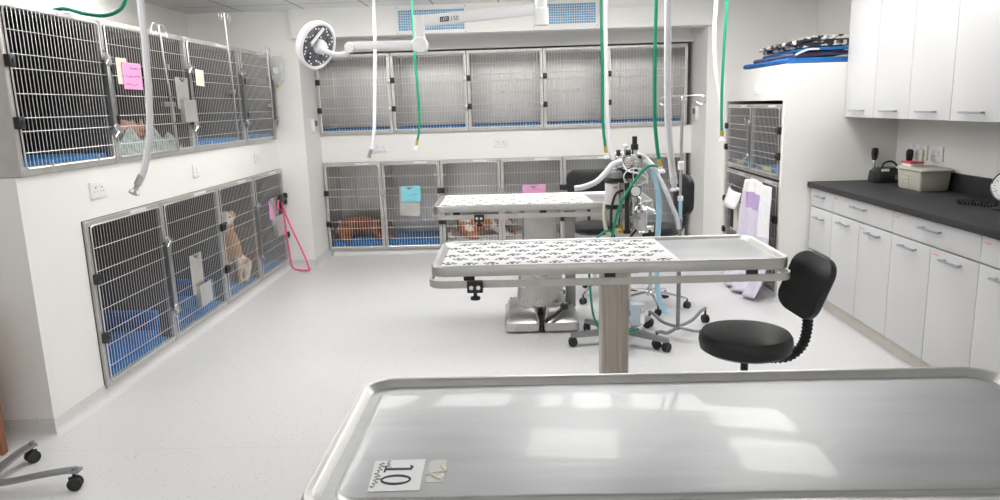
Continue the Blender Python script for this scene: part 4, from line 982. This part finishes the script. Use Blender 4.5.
MB().lathe([(.073, .0), (.072, .012), (.002, .012)], gc, gn, 40).build('dial_face', 'paper_white', t)
mb = MB(); mb2 = MB(); gu = (Vector((0, 0, 1))-gn*gn.z).normalized(); gs = gn.cross(gu)
for k in range(24):
    a = 2*PI*k/24
    p = lambda r: gc+gn*.0125+gu*r*math.cos(a)+gs*r*math.sin(a)
    mb.tube([p(.052 if k % 4 else .046), p(.066)], .0009 if k % 4 else .0016, 4)
mb.tube([gc+gn*.0145, gc+gn*.0145+gu*.05-gs*.02], .0015, 4); mb.build('dial_marks', 'ink', t)
MB().lathe([(.06, 0), (.06, .012), (.03, .02), (.025, .05)], (0, 0, 0)).build('stand', 'black_plastic', t)
pts = []
P = spline([(2.60, 3.90, ZT+.02), (2.56, 3.97, ZT+.014), (2.52, 4.05, ZT+.014), (2.47, 4.11, ZT+.014)], 26)
for k, p in enumerate(P): pts.append(p+Vector((.010*math.cos(k*1.25)*.9, .004*math.cos(k*1.25), .012*math.sin(k*1.25)+.004)))
mb = MB(); mb.tube(spline(pts, 3), .004, 6); tag(mb.build('coiled_cable', 'black_rubber'), 'black coiled cable lying on the counter beside dial gauge', 'cable')

# ------------------------------------------------------------------ folded bedding on top of the tower
def slab_path(path, th, y0, y1, wob=.006, seed=0, nseg=10):
    """a folded strip: cross-section follows path in x-z, extruded along y with small waves"""
    rd = random.Random(seed); P = spline([(p[0], 0, p[1]) for p in path], 6)
    mb = MB(); loops = []
    for j in range(nseg+1):
        y = y0+(y1-y0)*j/nseg; off = wob*math.sin(j*1.7+seed)
        top = []; bot = []
        for i, p in enumerate(P):
            d = (P[min(i+1, len(P)-1)]-P[max(i-1, 0)]).normalized(); n = Vector((-d.z, 0, d.x))
            top.append(Vector((p.x+off*2, y, p.z))+n*th/2); bot.append(Vector((p.x+off*2, y, p.z))-n*th/2)
        loops.append(top+[(top[-1]+bot[-1])/2+(P[-1]-P[-2]).normalized()*th*.4]+bot[::-1]+[(top[0]+bot[0])/2-(P[1]-P[0]).normalized()*th*.4])
    mb.loft(loops); return mb
z0 = TZ+.003
o = slab_path([(1.99, z0+.022), (2.1, z0+.02), (2.3, z0+.02), (2.46, z0+.02)], .036, 5.50, 6.5, seed=1).build('folded_mat', 'blue_bed'); tag(o, 'bright blue folded mat, lowest of bedding pile on tower', 'mat')
o = slab_path([(2.03, z0+.058), (2.12, z0+.060), (2.3, z0+.068), (2.44, z0+.07)], .03, 5.54, 6.4, seed=2).build('folded_pad', 'plum'); tag(o, 'dark purple pad between blue mats in bedding pile', 'mat')
o = slab_path([(2.06, z0+.085), (2.16, z0+.098), (2.3, z0+.098), (2.44, z0+.10)], .020, 5.49, 6.3, seed=3).build('folded_mat', 'blue_bed'); tag(o, 'blue folded mat with cream edging in middle of bedding pile', 'mat')
o = slab_path([(2.04, z0+.060), (2.08, z0+.078), (2.13, z0+.094), (2.20, z0+.094)], .012, 5.475, 5.492, wob=0, seed=3).build('cream_edging', 'cream', o)
o = slab_path([(2.07, z0+.122), (2.2, z0+.134), (2.35, z0+.137), (2.47, z0+.14)], .034, 5.50, 6.3, seed=4).build('folded_blanket', 'zebra'); tag(o, 'dark striped folded blanket, lower of two on bedding pile', 'blanket')
o = slab_path([(2.03, z0+.142), (2.15, z0+.170), (2.32, z0+.178), (2.47, z0+.182)], .030, 5.49, 6.25, seed=5).build('folded_blanket', 'zebra'); tag(o, 'black and white striped folded blanket on top of bedding pile', 'blanket')

# ------------------------------------------------------------------ gown hanging on the tower cage
mb = MB(); nu, nv = 44, 34; rd = random.Random(5); rows = []
for j in range(nv+1):
    v = j/nv; z = .905-v*.875; row = []
    yc = 5.80-.02*v; hw = .30+.04*v+.05*v*v
    for i in range(nu+1):
        u = i/nu
        fold = .022*(.35+v)*math.sin(u*24+1.5*math.sin(v*3))+.013*math.sin(u*9+v*4)
        drape = .03*math.sin(PI*u)
        y = yc+hw*(1-2*u)+.012*math.sin(v*9+u*5)
        zz = z-(.05*math.sin(u*PI*1.0)*-1 if False else .03*abs(u-.5)*2*(1-v))
        if v > .96: zz = max(zz, .02)
        row.append(mb._v((1.905-drape-fold-.05*v-(.10*v**6), y, max(zz, .018+.01*math.sin(u*14)**2))))
    rows.append(row)
for j in range(nv):
    for i in range(nu):
        f_ = mb._f([rows[j][i], rows[j+1][i], rows[j+1][i+1], rows[j][i+1]], True)
        v = j/nv; u = i/nu
        f_.material_index = 2 if v < .10 else (1 if v < .24 and .15 < u < .78 else (2 if u > .8 and v < .45 else 0))
o = mb.build('hanging_gown', ['lilac', 'lilac_dark', 'gown_white']); tag(o, 'lilac and white cloth gown hanging from the tower cages', 'gown')
sm = o.modifiers.new('thick', 'SOLIDIFY'); sm.thickness = .005
t = empty('paper_sheet', 'curled white paper sheet held beside the hanging gown', 'paper', (1.92, 6.28, .68), 0)
mb = MB(); P = [Vector((-.03-.06*math.sin(k/8*PI), .15-.27*k/8, .03*math.cos(k/8*3))) for k in range(9)]
g = [[mb._v(p+Vector((0, 0, .10-.035*k_*1.0))*1+Vector((-.012*k_, 0, 0))) for p in P] for k_ in range(5)]
for a in range(4):
    for b in range(8): mb._f([g[a][b], g[a+1][b], g[a+1][b+1], g[a][b+1]], True)
o = mb.build('sheet', 'paper_white', t); o.modifiers.new('thick', 'SOLIDIFY').thickness = .002
t = empty('wall_dispenser', 'small beige box fixed on the lower tower cage beside gown', 'box', (TX-.032, 6.36, .40), -PI/2)
MB().box(-.10, .10, -.05, 0, 0, .24, .006).build('box', 'cream', t); MB().box(-.10, -.0, -.056, -.05, .02, .22, .003).build('dark_panel', 'black_plastic', t)

# ------------------------------------------------------------------ left foreground: stand base and brown board
t = empty('wheeled_stand', 'grey steel wheeled stand base at lower left photo edge', 'stand', (-2.27, 2.74, 0))
for k, (pts, cx, cy) in enumerate((([(0, 0, .045), (.10, .01, .05), (.22, .03, .066), (.33, .04, .080), (.39, .042, .080)], .37, .04), ([(0, 0, .045), (-.02, .10, .05), (-.0, .22, .072), (.02, .30, .080)], .02, .29), ([(0, 0, .045), (-.15, -.03, .06), (-.3, -.08, .080)], -.28, -.08), ([(0, 0, .045), (.0, -.12, .06), (-.0, -.3, .080)], 0, -.28))):
    P = spline(pts, 5); mb = MB(); lo = []
    for i, p in enumerate(P):
        d_ = (P[min(i+1, len(P)-1)]-P[max(i-1, 0)]); n = Vector((-d_.y, d_.x, 0)).normalized(); h = Vector((0, 0, .006))
        lo.append([p+n*.022+h, p-n*.022+h, p-n*.022-h, p+n*.022-h])
    mb.loft(lo, smooth=False); mb.cyl((cx, cy, .080), (cx, cy, .096), .012, n=10); leg = mb.build('base_leg', 'grey_metal', t)
    caster(leg, cx+.0, cy-.01, .029, .7*k+.3, top=.078)
MB().cyl((0, 0, .04), (0, 0, 1.1), .016, n=14).build('pole', 'steel', t)
t = empty('brown_board', 'brown wooden board standing at far left photo edge', 'board', (-2.735, 3.10, 0))
MB().box(-.30, .30, -.02, .02, .004, .66, .004).build('panel', 'wood_brown', t)
